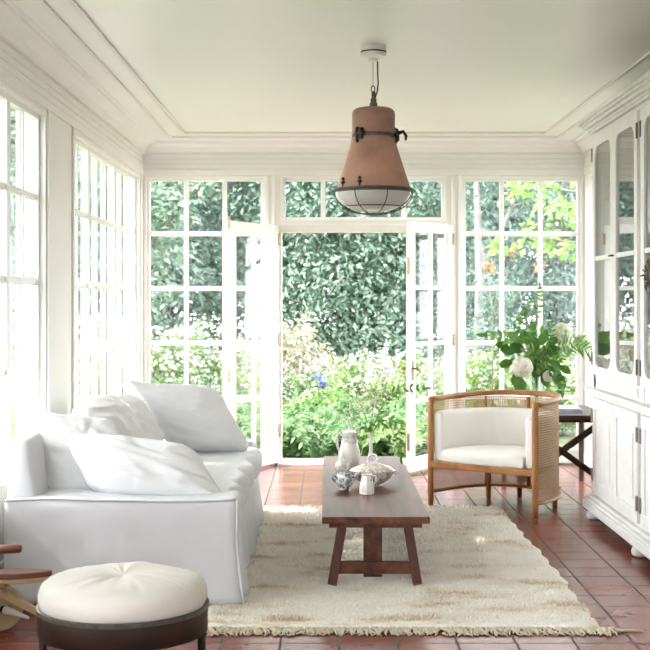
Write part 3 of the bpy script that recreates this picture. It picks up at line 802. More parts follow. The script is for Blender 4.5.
# leaf helpers -----------------------------------------------------
def leaf(mb, base, d, nrm, L, W, curl=.3, seg=4, tipw=.0, shape=.9):
    base = Vector(base); d = Vector(d).normalized(); nrm = Vector(nrm); nrm = (nrm-d*nrm.dot(d))
    if nrm.length < 1e-3: nrm = d.orthogonal()
    nrm.normalize(); r = d.cross(nrm); vs = []; fs = []
    p = base.copy(); dd = d.copy()
    for i in range(seg+1):
        t = i/seg; wd = W*.5*max(.04, math.sin(PI*min(1, t*.92+.06))**shape)
        c_ = p-nrm*W*.10
        vs += [p-r*wd, c_, p+r*wd]
        dd = (dd-nrm*curl/seg).normalized(); p = p+dd*L/seg
        nrm = (nrm-dd*nrm.dot(dd)).normalized()
    for i in range(seg):
        a = i*3; fs += [(a, a+1, a+4, a+3), (a+1, a+2, a+5, a+4)]
    mb.add(vs, fs)
def frond(mb, mbs, pts, n, L, W, nrm=(0, -1, .3), r=.0025, taper=.5, curl=.2, ang=55):
    P = [Vector(p) for p in pts]
    # sample a smooth path
    def at(t):
        f = t*(len(P)-1); i = min(int(f), len(P)-2); u = f-i; return P[i].lerp(P[i+1], u)
    mbs.tube([at(k/12) for k in range(13)], [r*(1-.6*k/12) for k in range(13)], 5)
    for k in range(n):
        t = .18+.80*k/(n-1); p = at(t); d = (at(min(1, t+.03))-at(max(0, t-.03))).normalized()
        nr = Vector(nrm).normalized(); s = d.cross(nr).normalized()
        l = L*(1-taper*abs(2*t-.9)**1.5)
        for sg in (-1, 1):
            a = math.radians(ang+rnd.uniform(-8, 8)); q = d*math.cos(a)+s*sg*math.sin(a)+nr*rnd.uniform(-.15, .15)
            leaf(mb, p, q, nr+Vector((rnd.uniform(-.3, .3), rnd.uniform(-.3, .3), rnd.uniform(-.3, .3))), l, W, curl, 3)
    leaf(mb, P[-1], (P[-1]-P[-2]), nrm, L, W, curl, 3)

# flowers in the bud vase
top = Vector((c5[0], c5[1], Z+.235))
fl = thing('flower_sprigs', tuple(top), 'airy pale flower and leaf sprigs in the slender bud vase', 'flowers')
mbs = MB(); mbl = MB(); mbp = MB()
rnd = random.Random(11)
for (px, py, dd) in ((352, 385, .05), (362, 372, 0), (379, 362, .02), (384, 380, -.03), (370, 392, .04), (345, 405, -.02), (356, 400, .03), (390, 395, .0), (366, 405, -.04), (374, 398, .0), (340, 418, .0)):
    tip = atpx(px, py, 7.89+dd); mid = top.lerp(tip, .5)+Vector((0, 0, .03))
    mbs.tube([top-Vector((0, 0, .12)), top, mid, tip], [.002, .002, .0016, .001], 5)
    for k in range(34):
        t = rnd.uniform(.45, 1.04); q = (mid.lerp(tip, (t-.5)*2) if t > .5 else top.lerp(mid, t*2))
        off = Vector((rnd.gauss(0, .018), rnd.gauss(0, .018), rnd.gauss(0, .016)))
        d = Vector((rnd.uniform(-1, 1), rnd.uniform(-1, 1), rnd.uniform(-.3, 1)))
        if rnd.random() < .6:
            for a in range(3): leaf(mbp, q+off, d+Vector((rnd.uniform(-1, 1), rnd.uniform(-1, 1), rnd.uniform(-1, 1))), (0, -1, .2), .013, .009, .2, 2)
        else: leaf(mbl, q+off, d, (0, -1, .4), .022, .007, .3, 3)
for pts, n, L, W in (([top, atpx(385, 420, 7.85), atpx(396, 422, 7.84), atpx(400, 438, 7.83), atpx(401, 455, 7.82)], 6, .060, .020),
                     ([top, atpx(388, 395, 7.85), atpx(405, 388, 7.82), atpx(424, 388, 7.80)], 8, .050, .017),
                     ([top, atpx(366, 425, 7.8), atpx(362, 438, 7.78)], 3, .045, .020),
                     ([top, atpx(376, 420, 7.8), atpx(384, 425, 7.78), atpx(388, 436, 7.78)], 4, .045, .018)):
    frond(mbl, mbs, pts, n, L, W)
mbs.build('stems', 'stem', fl); mbl.build('leaves', 'l_bouq2', fl, smooth=True); o = mbp.build('small_flowers', 'petal', fl); o['kind'] = 'stuff'

# ------------------------------------------------------------------ barrel armchair
ch = thing('barrel_armchair', (1.28, 8.8, 0), 'curved cane and oak armchair with ivory upholstery beside the right door', 'armchair')
Mx, My = 1.045, 8.515
U = Vector((.648, -.52, 0)).normalized(); N = Vector((-U.y, U.x, 0))
A_, B_ = .415, .64
def cp(u, n, z): return Vector((Mx, My, z))+U*u+N*n
def curve(ins=0, z=0, m=48, front=0):
    out = []
    for k in range(m+1):
        th = PI-PI*k/m; cs, sn = math.cos(th), math.sin(th)
        u = (A_-ins)*math.copysign(abs(cs)**.72, cs); n = (B_-ins)*abs(sn)**.80
        out.append(cp(u, max(n, front), z))
    return out
sq = lambda a, b: [(-a, -b), (a, -b), (a, b), (-a, b)]
def rnd_prof(a, b, k=10): return [(a*math.cos(2*PI*i/k), b*math.sin(2*PI*i/k)) for i in range(k)]
MB().sweep([p+Vector((0, 0, .026*math.sin(PI*i/48))) for i, p in enumerate(curve(0, .748))], rnd_prof(.024, .019, 12)).build('top_rail', 'oakh', ch, smooth=True)
MB().sweep(curve(.030, .295), rnd_prof(.018, .020, 10)).build('seat_ring', 'oakh', ch, smooth=True)
MB().sweep(curve(-.008, .095), rnd_prof(.026, .012, 10)).build('base_ring', 'oakh', ch, smooth=True)
MB().beam(cp(-A_, 0, .295), cp(A_, 0, .295), .04, .045).build('front_rail', 'oakh', ch, bevel=.008)
for s in (-1, 1):
    MB().tube([cp(s*A_, .0, 0), cp(s*A_, 0, .10), cp(s*A_, 0, .70), cp(s*(A_-.002), .012, .745), cp(s*(A_-.002), .05, .752)], [.019, .022, .023, .023, .020], 14).build('front_post', 'oak', ch, smooth=True)
for (u, n) in ((-.27, .535), (.27, .535)):
    MB().tube([cp(u, n, 0), cp(u, n, .29)], [.018, .022], 12).build('leg', 'oak', ch, smooth=True)
for k in (14, 24, 34):
    p = curve(0, 0)[k]; MB().tube([p+Vector((0, 0, .10)), p+Vector((0, 0, .745))], .012, 8).build('back_slat', 'oak', ch, smooth=True)
# woven cane wall: real crossing strips
def cane(parent, z0, z1, ins=.0):
    path = curve(ins, 0, 160); P = [path[0]]
    mb = MB(); step = .0165; acc = 0; pts = []
    L = [0]
    for a, b in zip(path, path[1:]): L.append(L[-1]+(b-a).length)
    def at(s):
        for i in range(len(L)-1):
            if L[i+1] >= s: return path[i].lerp(path[i+1], (s-L[i])/max(1e-6, L[i+1]-L[i])), (path[i+1]-path[i]).normalized()
        return path[-1], (path[-1]-path[-2]).normalized()
    s = .02
    while s < L[-1]-.02:
        p, d = at(s); h = .0036
        mb.add([p-d*h+Vector((0, 0, z0)), p+d*h+Vector((0, 0, z0)), p+d*h+Vector((0, 0, z1)), p-d*h+Vector((0, 0, z1))], [(0, 1, 2, 3)])
        s += step
    sm = [at(L[-1]*k/90)[0] for k in range(91)]
    z = z0+.006
    while z < z1:
        o = len(mb.v); vs = []
        for p in sm: vs += [p+Vector((0, 0, z-.0032)), p+Vector((0, 0, z+.0032))]
        mb.add(vs, [(2*i, 2*i+2, 2*i+3, 2*i+1) for i in range(90)]); z += step
    o = mb.build('cane_panel', 'cane', parent)
    so = o.modifiers.new('solid', 'SOLIDIFY'); so.thickness = .0015; so.offset = 0
cane(ch, .105, .75, .0)
# upholstered inner shell, swept
def shell(parent):
    path = curve(.052, 0, 60, .015)
    prof = []
    w, z0, z1, r = .036, .315, .668, .03
    for a in range(0, 181, 20):
        t = math.radians(a); prof.append((w*math.cos(t), z1-r+r*math.sin(t)))
    prof += [(-w, .55), (-w, .43), (-w, z0), (w, z0), (w, .43), (w, .55)]
    m = MB().sweep(path, prof); o = m.build('upholstered_back', 'ivory', parent); auto_smooth(o, 50)
    b_ = o.modifiers.new('bevel', 'BEVEL'); b_.width = .02; b_.segments = 3; b_.limit_method = 'ANGLE'; b_.angle_limit = math.radians(60)
shell(ch)
# seat cushion following the curve
def seat(parent):
    inner = curve(.092, 0, 40, .0)
    c_ = cp(0, .27, 0); mb = MB(); rings = []
    prof = [(.96, .315), (1.0, .33), (1.0, .378), (.975, .397), (.90, .408), (.6, .415), (.3, .418), (.02, .419)]
    base = [p for p in inner]; base[0] = cp(-(A_-.092), -.005, 0); base[-1] = cp(A_-.092, -.005, 0)
    front = [base[-1].lerp(base[0], k/14)-N*.012*math.sin(PI*k/14) for k in range(1, 14)]
    lp = base+front; n = len(lp); vs = []; fs = []
    for s, z in prof:
        for p in lp: q = c_+(p-c_)*s; vs.append((q.x, q.y, z))
    for i in range(len(prof)-1):
        for k in range(n): fs.append((i*n+k, i*n+(k+1) % n, (i+1)*n+(k+1) % n, (i+1)*n+k))
    fs.append(tuple(range(n))); fs.append(tuple((len(prof)-1)*n+k for k in range(n)))
    mb.add(vs, fs); auto_smooth(mb.build('seat_cushion', 'ivory', parent), 60)
seat(ch)

# ------------------------------------------------------------------ side table, vase, bouquet, magazines
st = thing('side_table', (1.72, 9.6, 0), 'dark rustic side table with crossed legs behind the armchair', 'side table')
sx0, sx1, sy0, sy1, sz = 1.39, 2.04, 9.17, 10.02, .60
MB().box(sx0-.02, sx1+.03, sy0-.03, sy1+.03, sz-.03, sz).build('tabletop', 'tabside', st, bevel=.005)
MB().box(sx0+.03, sx1-.03, sy0, sy0+.025, sz-.055, sz-.03).build('apron', 'darkoak', st); MB().box(sx0+.03, sx1-.03, sy1-.025, sy1, sz-.055, sz-.03).build('apron', 'darkoak', st)
for x in (sx0, sx1-.03):
    for y in (sy0, sy1-.03): MB().box(x, x+.035, y, y+.035, 0, sz-.03).build('leg', 'tabside', st, bevel=.004)
for y in (sy0+.05,):
    MB().beam((sx0+.03, y, sz-.05), (sx1, y, .10), .045, .035, (0, 1, 0)).build('cross_brace', 'darkoak', st, bevel=.003)
    MB().beam((sx0+.03, y+.04, .10), (sx1, y+.04, sz-.05), .045, .035, (0, 1, 0)).build('cross_brace', 'darkoak', st, bevel=.003)
bk = thing('magazine_stack', (1.81, 9.55, sz), 'pale blue magazine lying on the side table beside the flower vase', 'magazine')
MB().beam((1.79, 9.36, sz+.012), (1.83, 9.74, sz+.012), .22, .024).build('pages', 'paper', bk); MB().beam((1.785, 9.37, sz+.0265), (1.83, 9.73, sz+.0265), .21, .005).build('cover', 'paper', bk)
vx, vy = 1.60, 9.60
va = thing('glass_vase', (vx, vy, sz), 'clear glass vase holding the leafy bouquet on the side table', 'vase')
auto_smooth(MB().lathe([(.045, .0), (.048, .006), (.048, .05), (.050, .25), (.055, .265), (.051, .265), (.046, .25), (.044, .02), (.001, .015)], (vx, vy, sz), 28).build('vase_wall', 'vaseglass', va))
bq = thing('bouquet', (vx, vy, sz+.26), 'large green leafy bouquet with white hydrangea heads in the glass vase', 'bouquet')
mbs = MB(); mbl = MB(); mb2 = MB(); rnd = random.Random(4)
top = Vector((vx, vy, sz+.25))
def bp(px, py, dd=0): return atpx(px, py, vy+dd)
for k in range(12):
    a = rnd.uniform(0, 2*PI); mbs.tube([(vx+.030*math.cos(a), vy+.030*math.sin(a), sz+.02), (vx-.02*math.cos(a), vy-.02*math.sin(a), sz+.26)], .0035, 5)
# broad leaves
def broad(px, py, dx, dy, L, W, dd=0, nr=(0, -1, .3)):
    p = bp(px, py, dd); mbs.tube([top, top.lerp(p, .5)+Vector((0, 0, .03)), p], .0025, 5)
    leaf(mbl, p, (dx, rnd.uniform(-.4, .1), dy), Vector(nr)+Vector((rnd.uniform(-.3, .3), 0, rnd.uniform(-.3, .3))), L, W, .35, 5, shape=.75)
for args in ((521, 378, -.2, -1, .12, .10), (516, 372, .1, -1, .13, .09), (513, 362, -1, -.1, .11, .07), (515, 352, -1, .25, .12, .08), (524, 350, -.8, .3, .12, .09),
             (528, 345, -.3, .9, .13, .09), (532, 338, .1, 1, .13, .07), (540, 345, .4, .9, .13, .08), (545, 352, .8, .2, .12, .08), (548, 362, .9, -.4, .12, .08),
             (552, 370, .6, -.9, .16, .09), (556, 372, .5, -1, .15, .08), (544, 372, .2, -1, .12, .08), (538, 360, -.2, -.8, .11, .09), (530, 362, -.6, -.5, .10, .08),
             (520, 342, -.7, .6, .12, .07), (508, 345, -1, .1, .10, .07), (535, 352, 0, .9, .12, .09), (548, 345, .7, .6, .10, .07), (560, 366, .7, -.5, .10, .06)):
    broad(*args, dd=rnd.uniform(-.10, .08))
for k in range(150):
    a = rnd.uniform(0, 2*PI); rr = abs(rnd.gauss(0, .5)); px = 538+26*rr*math.cos(a); py = 360-20*rr*math.sin(a)
    p = bp(px, py, rnd.uniform(-.12, .12)); d = Vector((math.cos(a), rnd.uniform(-.6, .3), math.sin(a)+rnd.uniform(-.6, .6)))
    leaf(mbl if rnd.random() < .7 else mb2, p, d, (rnd.uniform(-.6, .6), -1, rnd.uniform(-.2, .8)), rnd.uniform(.035, .08), rnd.uniform(.015, .04), .4, 4)
# long sprays of paired leaflets
for pts, n, L, W, mbx in (
    ([top, bp(524, 350), bp(512, 338), bp(500, 336), bp(486, 335)], 7, .075, .036, mb2),
    ([top, bp(530, 340), bp(534, 318, -.05), bp(541, 300, -.08), bp(540, 288, -.1)], 11, .050, .020, mb2),
    ([top, bp(522, 335), bp(522, 318), bp(530, 302)], 8, .045, .02, mb2),
    ([top, bp(516, 345), bp(514, 330), bp(524, 315)], 7, .055, .028, mb2),
    ([top, bp(548, 345, -.1), bp(552, 330, -.12), bp(550, 318, -.14)], 8, .042, .018, mbl),
    ([top, bp(555, 352, -.1), bp(575, 345, -.14), bp(592, 352, -.16), bp(597, 362, -.16)], 18, .095, .014, mb2),
    ([top, bp(556, 362, -.05), bp(566, 352, -.06), bp(580, 340, -.08)], 10, .06, .018, mb2),
    ([top, bp(550, 372, -.1), bp(560, 380, -.12), bp(562, 392, -.12)], 7, .05, .025, mbl)):
    frond(mbx, mbs, pts, n, L, W)
mbs.build('stems', 'stem', bq); mbl.build('broad_leaves', 'l_bouq', bq, smooth=True); mb2.build('leaf_sprays', 'l_bouq2', bq, smooth=True)
def flowerball(c, r, mat, nm, n=170, sc=1):
    mb = MB(); mb.sphere(c, r*.72, 14, 9)
    for k in range(n):
        z = 1-2*(k+.5)/n; a = k*2.39996; q = Vector((math.sqrt(1-z*z)*math.cos(a), math.sqrt(1-z*z)*math.sin(a), z))
        p = Vector(c)+q*r*rnd.uniform(.78, 1.04); t = q.orthogonal().normalized(); b_ = q.cross(t); ph = rnd.random()*PI
        for j in range(4):
            an = ph+j*PI/2; d = t*math.cos(an)+b_*math.sin(an)+q*.15
            leaf(mb, p, d, q, r*.30*sc, r*.26*sc, .3, 2)
    return mb.build(nm, mat, bq)
flowerball(bp(522, 367, -.16), .080, 'hydra', 'hydrangea_head')
flowerball(bp(562, 334, .10), .085, 'hydrag', 'hydrangea_head', 130, 1.1)
flowerball(bp(583, 342, .10), .07, 'hydrag', 'hydrangea_head', 110, 1.1)
flowerball(bp(548, 376, -.05), .045, 'hydra', 'hydrangea_head', 80, 1.1)

# floor vent
fv = MB(); fv.box(1.62, 1.80, 9.62, 9.90, .0005, .006)
for k in range(9): fv.box(1.635+k*.018, 1.645+k*.018, 9.64, 9.88, .006, .0085)
tag(fv.build('floor_vent', 'vent', origin=(1.71, 9.76, 0)), 'dark metal floor vent under the side table', 'floor vent')

# ------------------------------------------------------------------ cabinet
cb = thing('display_cabinet', (1.98, 7.03, 0), 'tall white painted cabinet with glazed upper doors along the right wall', 'cabinet')
y0c, y1c = 5.69, 8.37; xb = XR-.020
def framed(mb, u0, u1, z0, z1, m, xf, xt, r=.05, mt=None, mb_=None, zt_clip=False):
    """frame with rounded opening in plane x=const: front face xf, back face xt"""
    mt = mt or m; mb_ = mb_ or m
    iu0, iu1, iz0, iz1 = u0+m, u1-m, z0+mb_, z1-mt
    inn = []; out = []
    K = 6
    for (cx_, cz_, a0, ou, oz) in ((iu1-r, iz1-r, 0, u1, z1), (iu0+r, iz1-r, 90, u0, z1), (iu0+r, iz0+r, 180, u0, z0), (iu1-r, iz0+r, 270, u1, z0)):
        for k in range(K+1):
            a = math.radians(a0+90*k/K); pu, pz = cx_+r*math.cos(a), cz_+r*math.sin(a); inn.append((pu, pz))
            if k == K//2: out.append((ou, oz))
            else:
                first = (k < K//2)
                vert = (a0 in (0, 180)) == first       # on the side edge or on the top/bottom edge
                out.append((ou, pz) if vert else (pu, oz))
    n = len(inn); vs = []
    for x in (xf, xt):
        vs += [(x, p[0], p[1]) for p in out]; vs += [(x, p[0], p[1]) for p in inn]
    fs = []
    for k in range(n):
        j = (k+1) % n
        fs += [(k, j, n+j, n+k), (2*n+k, 3*n+k, 3*n+j, 2*n+j), (k, 2*n+k, 2*n+j, j), (n+k, n+j, 3*n+j, 3*n+k)]
    mb.add(vs, fs); return (iu0, iu1, iz0, iz1)
# plinth and feet
m = MB(); m.box(1.70, xb, y0c, y1c, .065, .118); m.box(1.715, xb, y0c+.015, y1c-.015, .118, .135); m.box(1.735, xb, y0c+.03, y1c-.03, .135, .155)
m.build('plinth', 'cabpaint', cb, bevel=.006)
for y in (y0c+.12, 7.03, y1c-.13):
    for x in (1.755, 2.16):
        auto_smooth(MB().lathe([(.026, 0), (.044, .008), (.050, .028), (.044, .048), (.030, .056), (.036, .066)], (x, y, 0), 20).build('bun_foot', 'cabpaint', cb))
m = MB(); m.box(1.768, xb, y0c+.045, y1c-.045, .15, .83)
m.build('lower_body', 'cabpaint', cb, bevel=.004)
m = MB(); m.box(1.740, xb, y0c+.02, y1c-.02, .815, .832); m.box(1.712, xb, y0c-.0, y1c+.0, .838, .864); m.box(1.724, xb, y0c+.01, y1c-.01, .830, .838)
m.build('counter_top', 'cabpaint', cb, bevel=.005)
edges = []
bays = [(7.06, 8.28), (5.78, 7.00)]
for (a, b_) in bays:
    mid = (a+b_)/2
    for i, (u0, u1) in enumerate(((a+.012, mid-.003), (mid+.003, b_-.012))):
        # lower door
        dm = MB(); framed(dm, u0, u1, .175, .800, .075, 1.748, 1.768, .004)
        d = dm.build('lower_door', 'cabpaint', cb, bevel=.003)
        pm = MB(); pm.box(1.757, 1.7685, u0+.07, u1-.07, .245, .73); pm.box(1.750, 1.76, u0+.12, u1-.12, .295, .68); pm.build('door_panel', 'cabpaint', d, bevel=.004)
        hu = u0 if i == 0 else u1; s = -1 if i == 0 else 1
        for z in (.29, .68):
            MB().box(1.740, 1.750, hu-.014, hu+.014, z-.042, z+.042).build('hinge', 'steel', d)
        # upper door
        dm = MB(); r1 = framed(dm, u0, u1, .955, 2.51, .070, 1.748, 1.772, .085, .065, .055)
        dm.box(1.752, 1.768, u0+.06, u1-.06, 1.700, 1.728)
        d = auto_smooth(dm.build('upper_door', 'cabpaint', cb), 30)
        MB().box(1.7585, 1.7615, u0+.065, u1-.065, 1.005, 2.450).build('glass_pane', 'cabglass', d)
        for z in (1.06, 2.40):
            MB().box(1.742, 1.750, hu-.008, hu+.010, z-.045, z+.045).build('hinge', 'patina', d)
        if i == 0:
            MB().tube([(1.748, mid-.02, 1.715), (1.730, mid-.02, 1.715), (1.728, mid+.025, 1.713)], .006, 8).build('latch', 'iron', d)
# upper carcass
m = MB()
m.box(1.772, 1.80, y0c+.045, y0c+.10, .86, 2.52); m.box(1.772, 1.80, y1c-.10, y1c-.045, .86, 2.52); m.box(1.766, 1.80, 6.985, 7.075, .86, 2.52)
m.box(1.772, 1.80, y0c+.045, y1c-.045, .864, .950); m.box(1.772, 1.80, y0c+.045, y1c-.045, 2.505, 2.54)
m.box(1.80, xb, y0c+.045, y0c+.07, .864, 2.54); m.box(1.80, xb, y1c-.07, y1c-.045, .864, 2.54); m.box(1.82, xb, 7.01, 7.05, .864, 2.54)
m.box(xb-.02, xb, y0c+.07, y1c-.07, .864, 2.54); m.box(1.80, xb, y0c+.07, y1c-.07, 2.52, 2.54); m.box(1.80, xb, y0c+.07, y1c-.07, .864, .93)
m.build('upper_body', 'cabpaint', cb, bevel=.003)
m = MB(); m.box(1.762, 1.772, 5.85, 6.93, .885, .935); m.box(1.762, 1.772, 7.13, 8.22, .885, .935); m.build('lower_rail_panel', 'cabpaint', cb, bevel=.003)
for z in (1.30, 1.70, 2.10):
    MB().box(1.83, xb-.02, y0c+.07, 7.01, z, z+.02).build('shelf', 'cabpaint', cb); MB().box(1.83, xb-.02, 7.05, y1c-.07, z, z+.02).build('shelf', 'cabpaint', cb)
m = MB()
for k, (dx, z0, z1) in enumerate(((.0, 2.52, 2.545), (.022, 2.545, 2.565), (.030, 2.565, 2.580), (.055, 2.580, 2.600), (.075, 2.600, 2.618), (.085, 2.618, 2.635))):
    m.box(1.765-dx, xb, y0c+.04-dx, y1c-.04+dx, z0, z1)
m.build('cornice', 'cabpaint', cb, bevel=.004)

# dried sprig hanging on the cabinet
ds = thing('dried_wreath', (1.715, 6.83, 1.56), 'dried brown green leafy wreath hanging on the cabinet at the right edge', 'wreath')
mbl = MB(); mbs = MB(); rnd = random.Random(9)
ring_ = [(1.728, 6.70+.058*math.cos(2*PI*k/24), 1.57+.058*math.sin(2*PI*k/24)) for k in range(25)]
mbs.tube(ring_, .006, 6, cap=False)
mbs.tube([(1.728, 6.70, 1.628), (1.735, 6.70, 1.715)], .002, 5)
for k in range(240):
    a = rnd.uniform(0, 2*PI); p = Vector((1.722+rnd.uniform(-.012, .008), 6.70+.058*math.cos(a), 1.57+.058*math.sin(a)))
    leaf(mbl, p, (rnd.uniform(-.5, .05), math.cos(a)+rnd.uniform(-.9, .9), math.sin(a)+rnd.uniform(-.9, .9)), (-1, rnd.uniform(-.5, .5), .2), rnd.uniform(.02, .045), .012, .4, 3)
mbs.build('hoop', 'bark', ds); mbl.build('dried_leaves', 'dried', ds)

# ------------------------------------------------------------------ stool
sc_ = (-.683, 4.17, 0)
so = thing('footstool', sc_, 'round footstool with cream cushion and dark wooden drum in the foreground', 'footstool')
R_ = .280
m = MB(); m.lathe([(R_-.022, .335), (R_, .335), (R_, .345), (R_+.001, .347), (R_+.001, .405), (R_, .408), (R_, .418), (R_-.004, .424), (R_-.020, .424), (R_-.022, .418)], sc_, 72, cap=False)
m.lathe([(R_-.03, .350), (.01, .350), (.01, .36), (R_-.03, .36)], sc_, 48)
auto_smooth(m.build('drum', 'walnut', so), 30)
auto_smooth(MB().lathe([(R_-.006, .412), (R_+.004, .412), (R_+.005, .426), (R_-.004, .428)], sc_, 72, cap=False).build('rim_band', 'patina', so), 30)
for a in (215, 325, 35, 145):
    a = math.radians(a); x, y = sc_[0]+(R_-.006)*math.cos(a), sc_[1]+(R_-.006)*math.sin(a)
    # legs run down the inside of the drum
for a in (184, -4, 90, 270):
    a = math.radians(a); x, y = sc_[0]+(R_-.016)*math.cos(a), sc_[1]+(R_-.016)*math.sin(a)
    MB().tube([(x, y, 0), (x, y, .40)], [.012, .015], 10).build('leg', 'walnut', so, smooth=True)
def pouf():
    m = MB(); n = 96; rings = [(.88, .390), (.955, .418), (.985, .432), (1.0, .452), (.99, .474), (.96, .494), (.90, .510), (.80, .523), (.66, .532), (.50, .537), (.34, .538), (.22, .536), (.12, .532), (.05, .529), (.003, .528)]
    vs = []; fs = []
    for (s, z) in rings:
        for k in range(n):
            a = 2*PI*k/n
            pl_ = math.sin(a*11+2*math.sin(a*3))*.0035*max(0, 1-abs(s-.35)/.4) if s < .9 else 0
            wob = .006*mn.noise(Vector((math.cos(a)*2*s, math.sin(a)*2*s, z*5)))+.004*mn.noise(Vector((math.cos(a)*6*s, math.sin(a)*6*s, z*9)))
            r = R_*1.0*s*(1+.012*mn.noise(Vector((math.cos(a)*1.5, math.sin(a)*1.5, 2))))
            pk = .004*math.sin(a*38)*max(0, 1-abs(s-.80)/.22)*(1 if mn.noise(Vector((math.cos(a)*2, math.sin(a)*2, 7))) > -.1 else .2)
            vs.append((sc_[0]+r*math.cos(a), sc_[1]+r*math.sin(a), z-.008*max(0, (z-.43)/.1)+(pl_+wob+pk)*(1 if z > .46 else .4)))
    for i in range(len(rings)-1):
        for k in range(n): fs.append((i*n+k, i*n+(k+1) % n, (i+1)*n+(k+1) % n, (i+1)*n+k))
    fs.append(tuple(range(n))); fs.append(tuple((len(rings)-1)*n+k for k in range(n)))
    m.add(vs, fs); m.build('seat_cushion', 'cream', so, smooth=True, sub=1)
pouf()

# ------------------------------------------------------------------ toy balance bike
bx_, by_ = -1.41, 5.42
tb_ = thing('toy_tricycle', (bx_, by_, 0), 'small wooden ride-on toy with brown seat beside the sofa at the left edge', 'ride-on toy')
def disc(c, r, w, name, mat, par, ax=(.30, -.95, 0)):
    ax = Vector(ax).normalized(); c = Vector(c)
    m = MB(); m.tube([c-ax*w/2, c-ax*w*.35, c+ax*w*.35, c+ax*w/2], [r*.93, r, r, r*.93], 40); return auto_smooth(m.build(name, mat, par), 35)
wh = disc((bx_-.015, by_+.02, .098), .096, .034, 'wheel', 'birch', tb_)
disc((bx_-.012, by_+.002, .098), .060, .012, 'wheel_disc', 'birch', wh)
disc((-1.56, by_-.02, .098), .096, .030, 'wheel', 'birch', tb_, (.30, -.95, 0))
MB().tube([(bx_, by_, .098), (bx_+.02, by_-.02, .096)], .016, 14).build('hub', 'iron', tb_)
MB().tube([(bx_+.012, by_-.012, .098), (bx_+.06, by_-.03, .088), (bx_+.125, by_-.05, .072)], [.020, .014, .006], 12).build('axle', 'lampwhite', tb_, smooth=True)
# seat: tear-drop board tapering to the right
def seatshape(z0, z1, k, nm, mat):
    pts = []
    for i in range(40):
        a = 2*PI*i/40; x = math.cos(a); y = math.sin(a)
        px = .16*x*k; wid = .060*k*(1-.30*max(0, x)); pts.append((-1.355+px, by_-.02+wid*y+.10*px))
    m = MB(); n = len(pts); vs = [(p[0], p[1], z) for z in (z0, z1) for p in pts]
    m.add(vs, [tuple(range(n)), tuple(n+i for i in range(n))]+[(i, (i+1) % n, n+(i+1) % n, n+i) for i in range(n)])
    return m.build(nm, mat, tb_, bevel=.005)
seatshape(.222, .244, .97, 'seat_board', 'birch'); seatshape(.244, .268, 1.0, 'seat', 'seatbrown')
MB().beam((-1.50, by_-.02, .215), (-1.235, by_-.03, .085), .030, .030).build('frame_strut', 'birch', tb_, bevel=.005)
MB().beam((-1.395, by_+.03, .222), (-1.42, by_+.04, .10), .020, .020).build('frame_strut', 'birch', tb_, bevel=.004)
disc((-1.225, by_-.035, .070), .070, .03, 'wheel', 'birch', tb_, (.1, .3, .95)) if False else None
MB().tube([(-1.59, by_-.05, .10), (-1.56, by_-.05, .36)], .012, 10).build('steering_post', 'birch', tb_)
MB().tube([(-1.60, by_-.06, .362), (-1.40, by_-.04, .365)], .009, 10).build('handlebar', 'birch', tb_)
MB().tube([(-1.425, by_-.0425, .365), (-1.415, by_-.0415, .365), (-1.33, by_-.03, .367), (-1.322, by_-.03, .367)], [.016, .020, .019, .014], 12).build('grip', 'seatbrown', tb_, smooth=True)

# ------------------------------------------------------------------ garden
rs = np.random.RandomState(21)
def cloud(blobs, n, size, aspect=.5, up=.35, jitter=1.0, droop=0.0, shell=.45, keep_out=True, rs=rs):
    w = np.array([b[6] if len(b) > 6 else b[3]*b[4]*b[5] for b in blobs]); w = w/w.sum()
    ids = rs.choice(len(blobs), n, p=w)
    B = np.array([b[:6] for b in blobs])[ids]
    d = rs.normal(size=(n, 3)); d /= np.linalg.norm(d, axis=1)[:, None]
    r = rs.rand(n)**shell
    # lumpy radius
    lump = 1+.16*np.sin(d[:, 0]*7+ids)+.14*np.sin(d[:, 2]*9+ids*2.3)+.10*np.sin(d[:, 1]*11)
    p = B[:, :3]+d*B[:, 3:6]*(r*lump)[:, None]
    nrm = d+np.array([0, 0, up])+rs.normal(size=(n, 3))*.55*jitter; nrm /= np.linalg.norm(nrm, axis=1)[:, None]
    t = rs.normal(size=(n, 3)); t[:, 2] -= droop; t -= nrm*(t*nrm).sum(1)[:, None]; t /= np.linalg.norm(t, axis=1)[:, None]
    s = np.cross(nrm, t)
    L = size*(.6+.8*rs.rand(n))[:, None]; W = L*aspect
    v0 = p; v1 = p+t*L*.5+s*W*.5+nrm*L*.06; v2 = p+t*L-nrm*L*.10; v3 = p+t*L*.5-s*W*.5+nrm*L*.06
    ok = p[:, 2] > -.15
    if keep_out:
        inside = (p[:, 1] < YB+.35) & (p[:, 0] > XL-.45) & (p[:, 0] < XR+.4) & (p[:, 2] < 3.4)
        ok &= ~inside
    V = np.stack([v0, v1, v2, v3], 1)[ok]
    m = len(V); a = np.arange(m)*4
    Fc = np.stack([np.stack([a, a+1, a+2], 1), np.stack([a, a+2, a+3], 1)], 1).reshape(-1, 3)
    return V.reshape(-1, 3), Fc
def plant(name, base, blobs, n, size, mat, label, cat, trunk=None, group=None, tmat='bark', crown='foliage', flowers=None, **kw):
    root = thing(name, base, label, cat, group)
    V, Fc = cloud(blobs, n, size, **kw)
    npmesh(crown, V, Fc, mat, root, base)
    if flowers:
        fn, fs_, fm = flowers
        V, Fc = cloud([(b[0], b[1], b[2]+.03, b[3]*1.04, b[4]*1.04, b[5]*1.04)+tuple(b[6:]) for b in blobs], fn, fs_, aspect=.85, shell=.08)
        npmesh('blossoms', V, Fc, fm, root, base)
    if trunk:
        m = MB()
        for pts, rr in trunk: m.tube(pts, rr, 8)
        m.build('trunk', tmat, root, smooth=True)
    return root
GZ = -.22
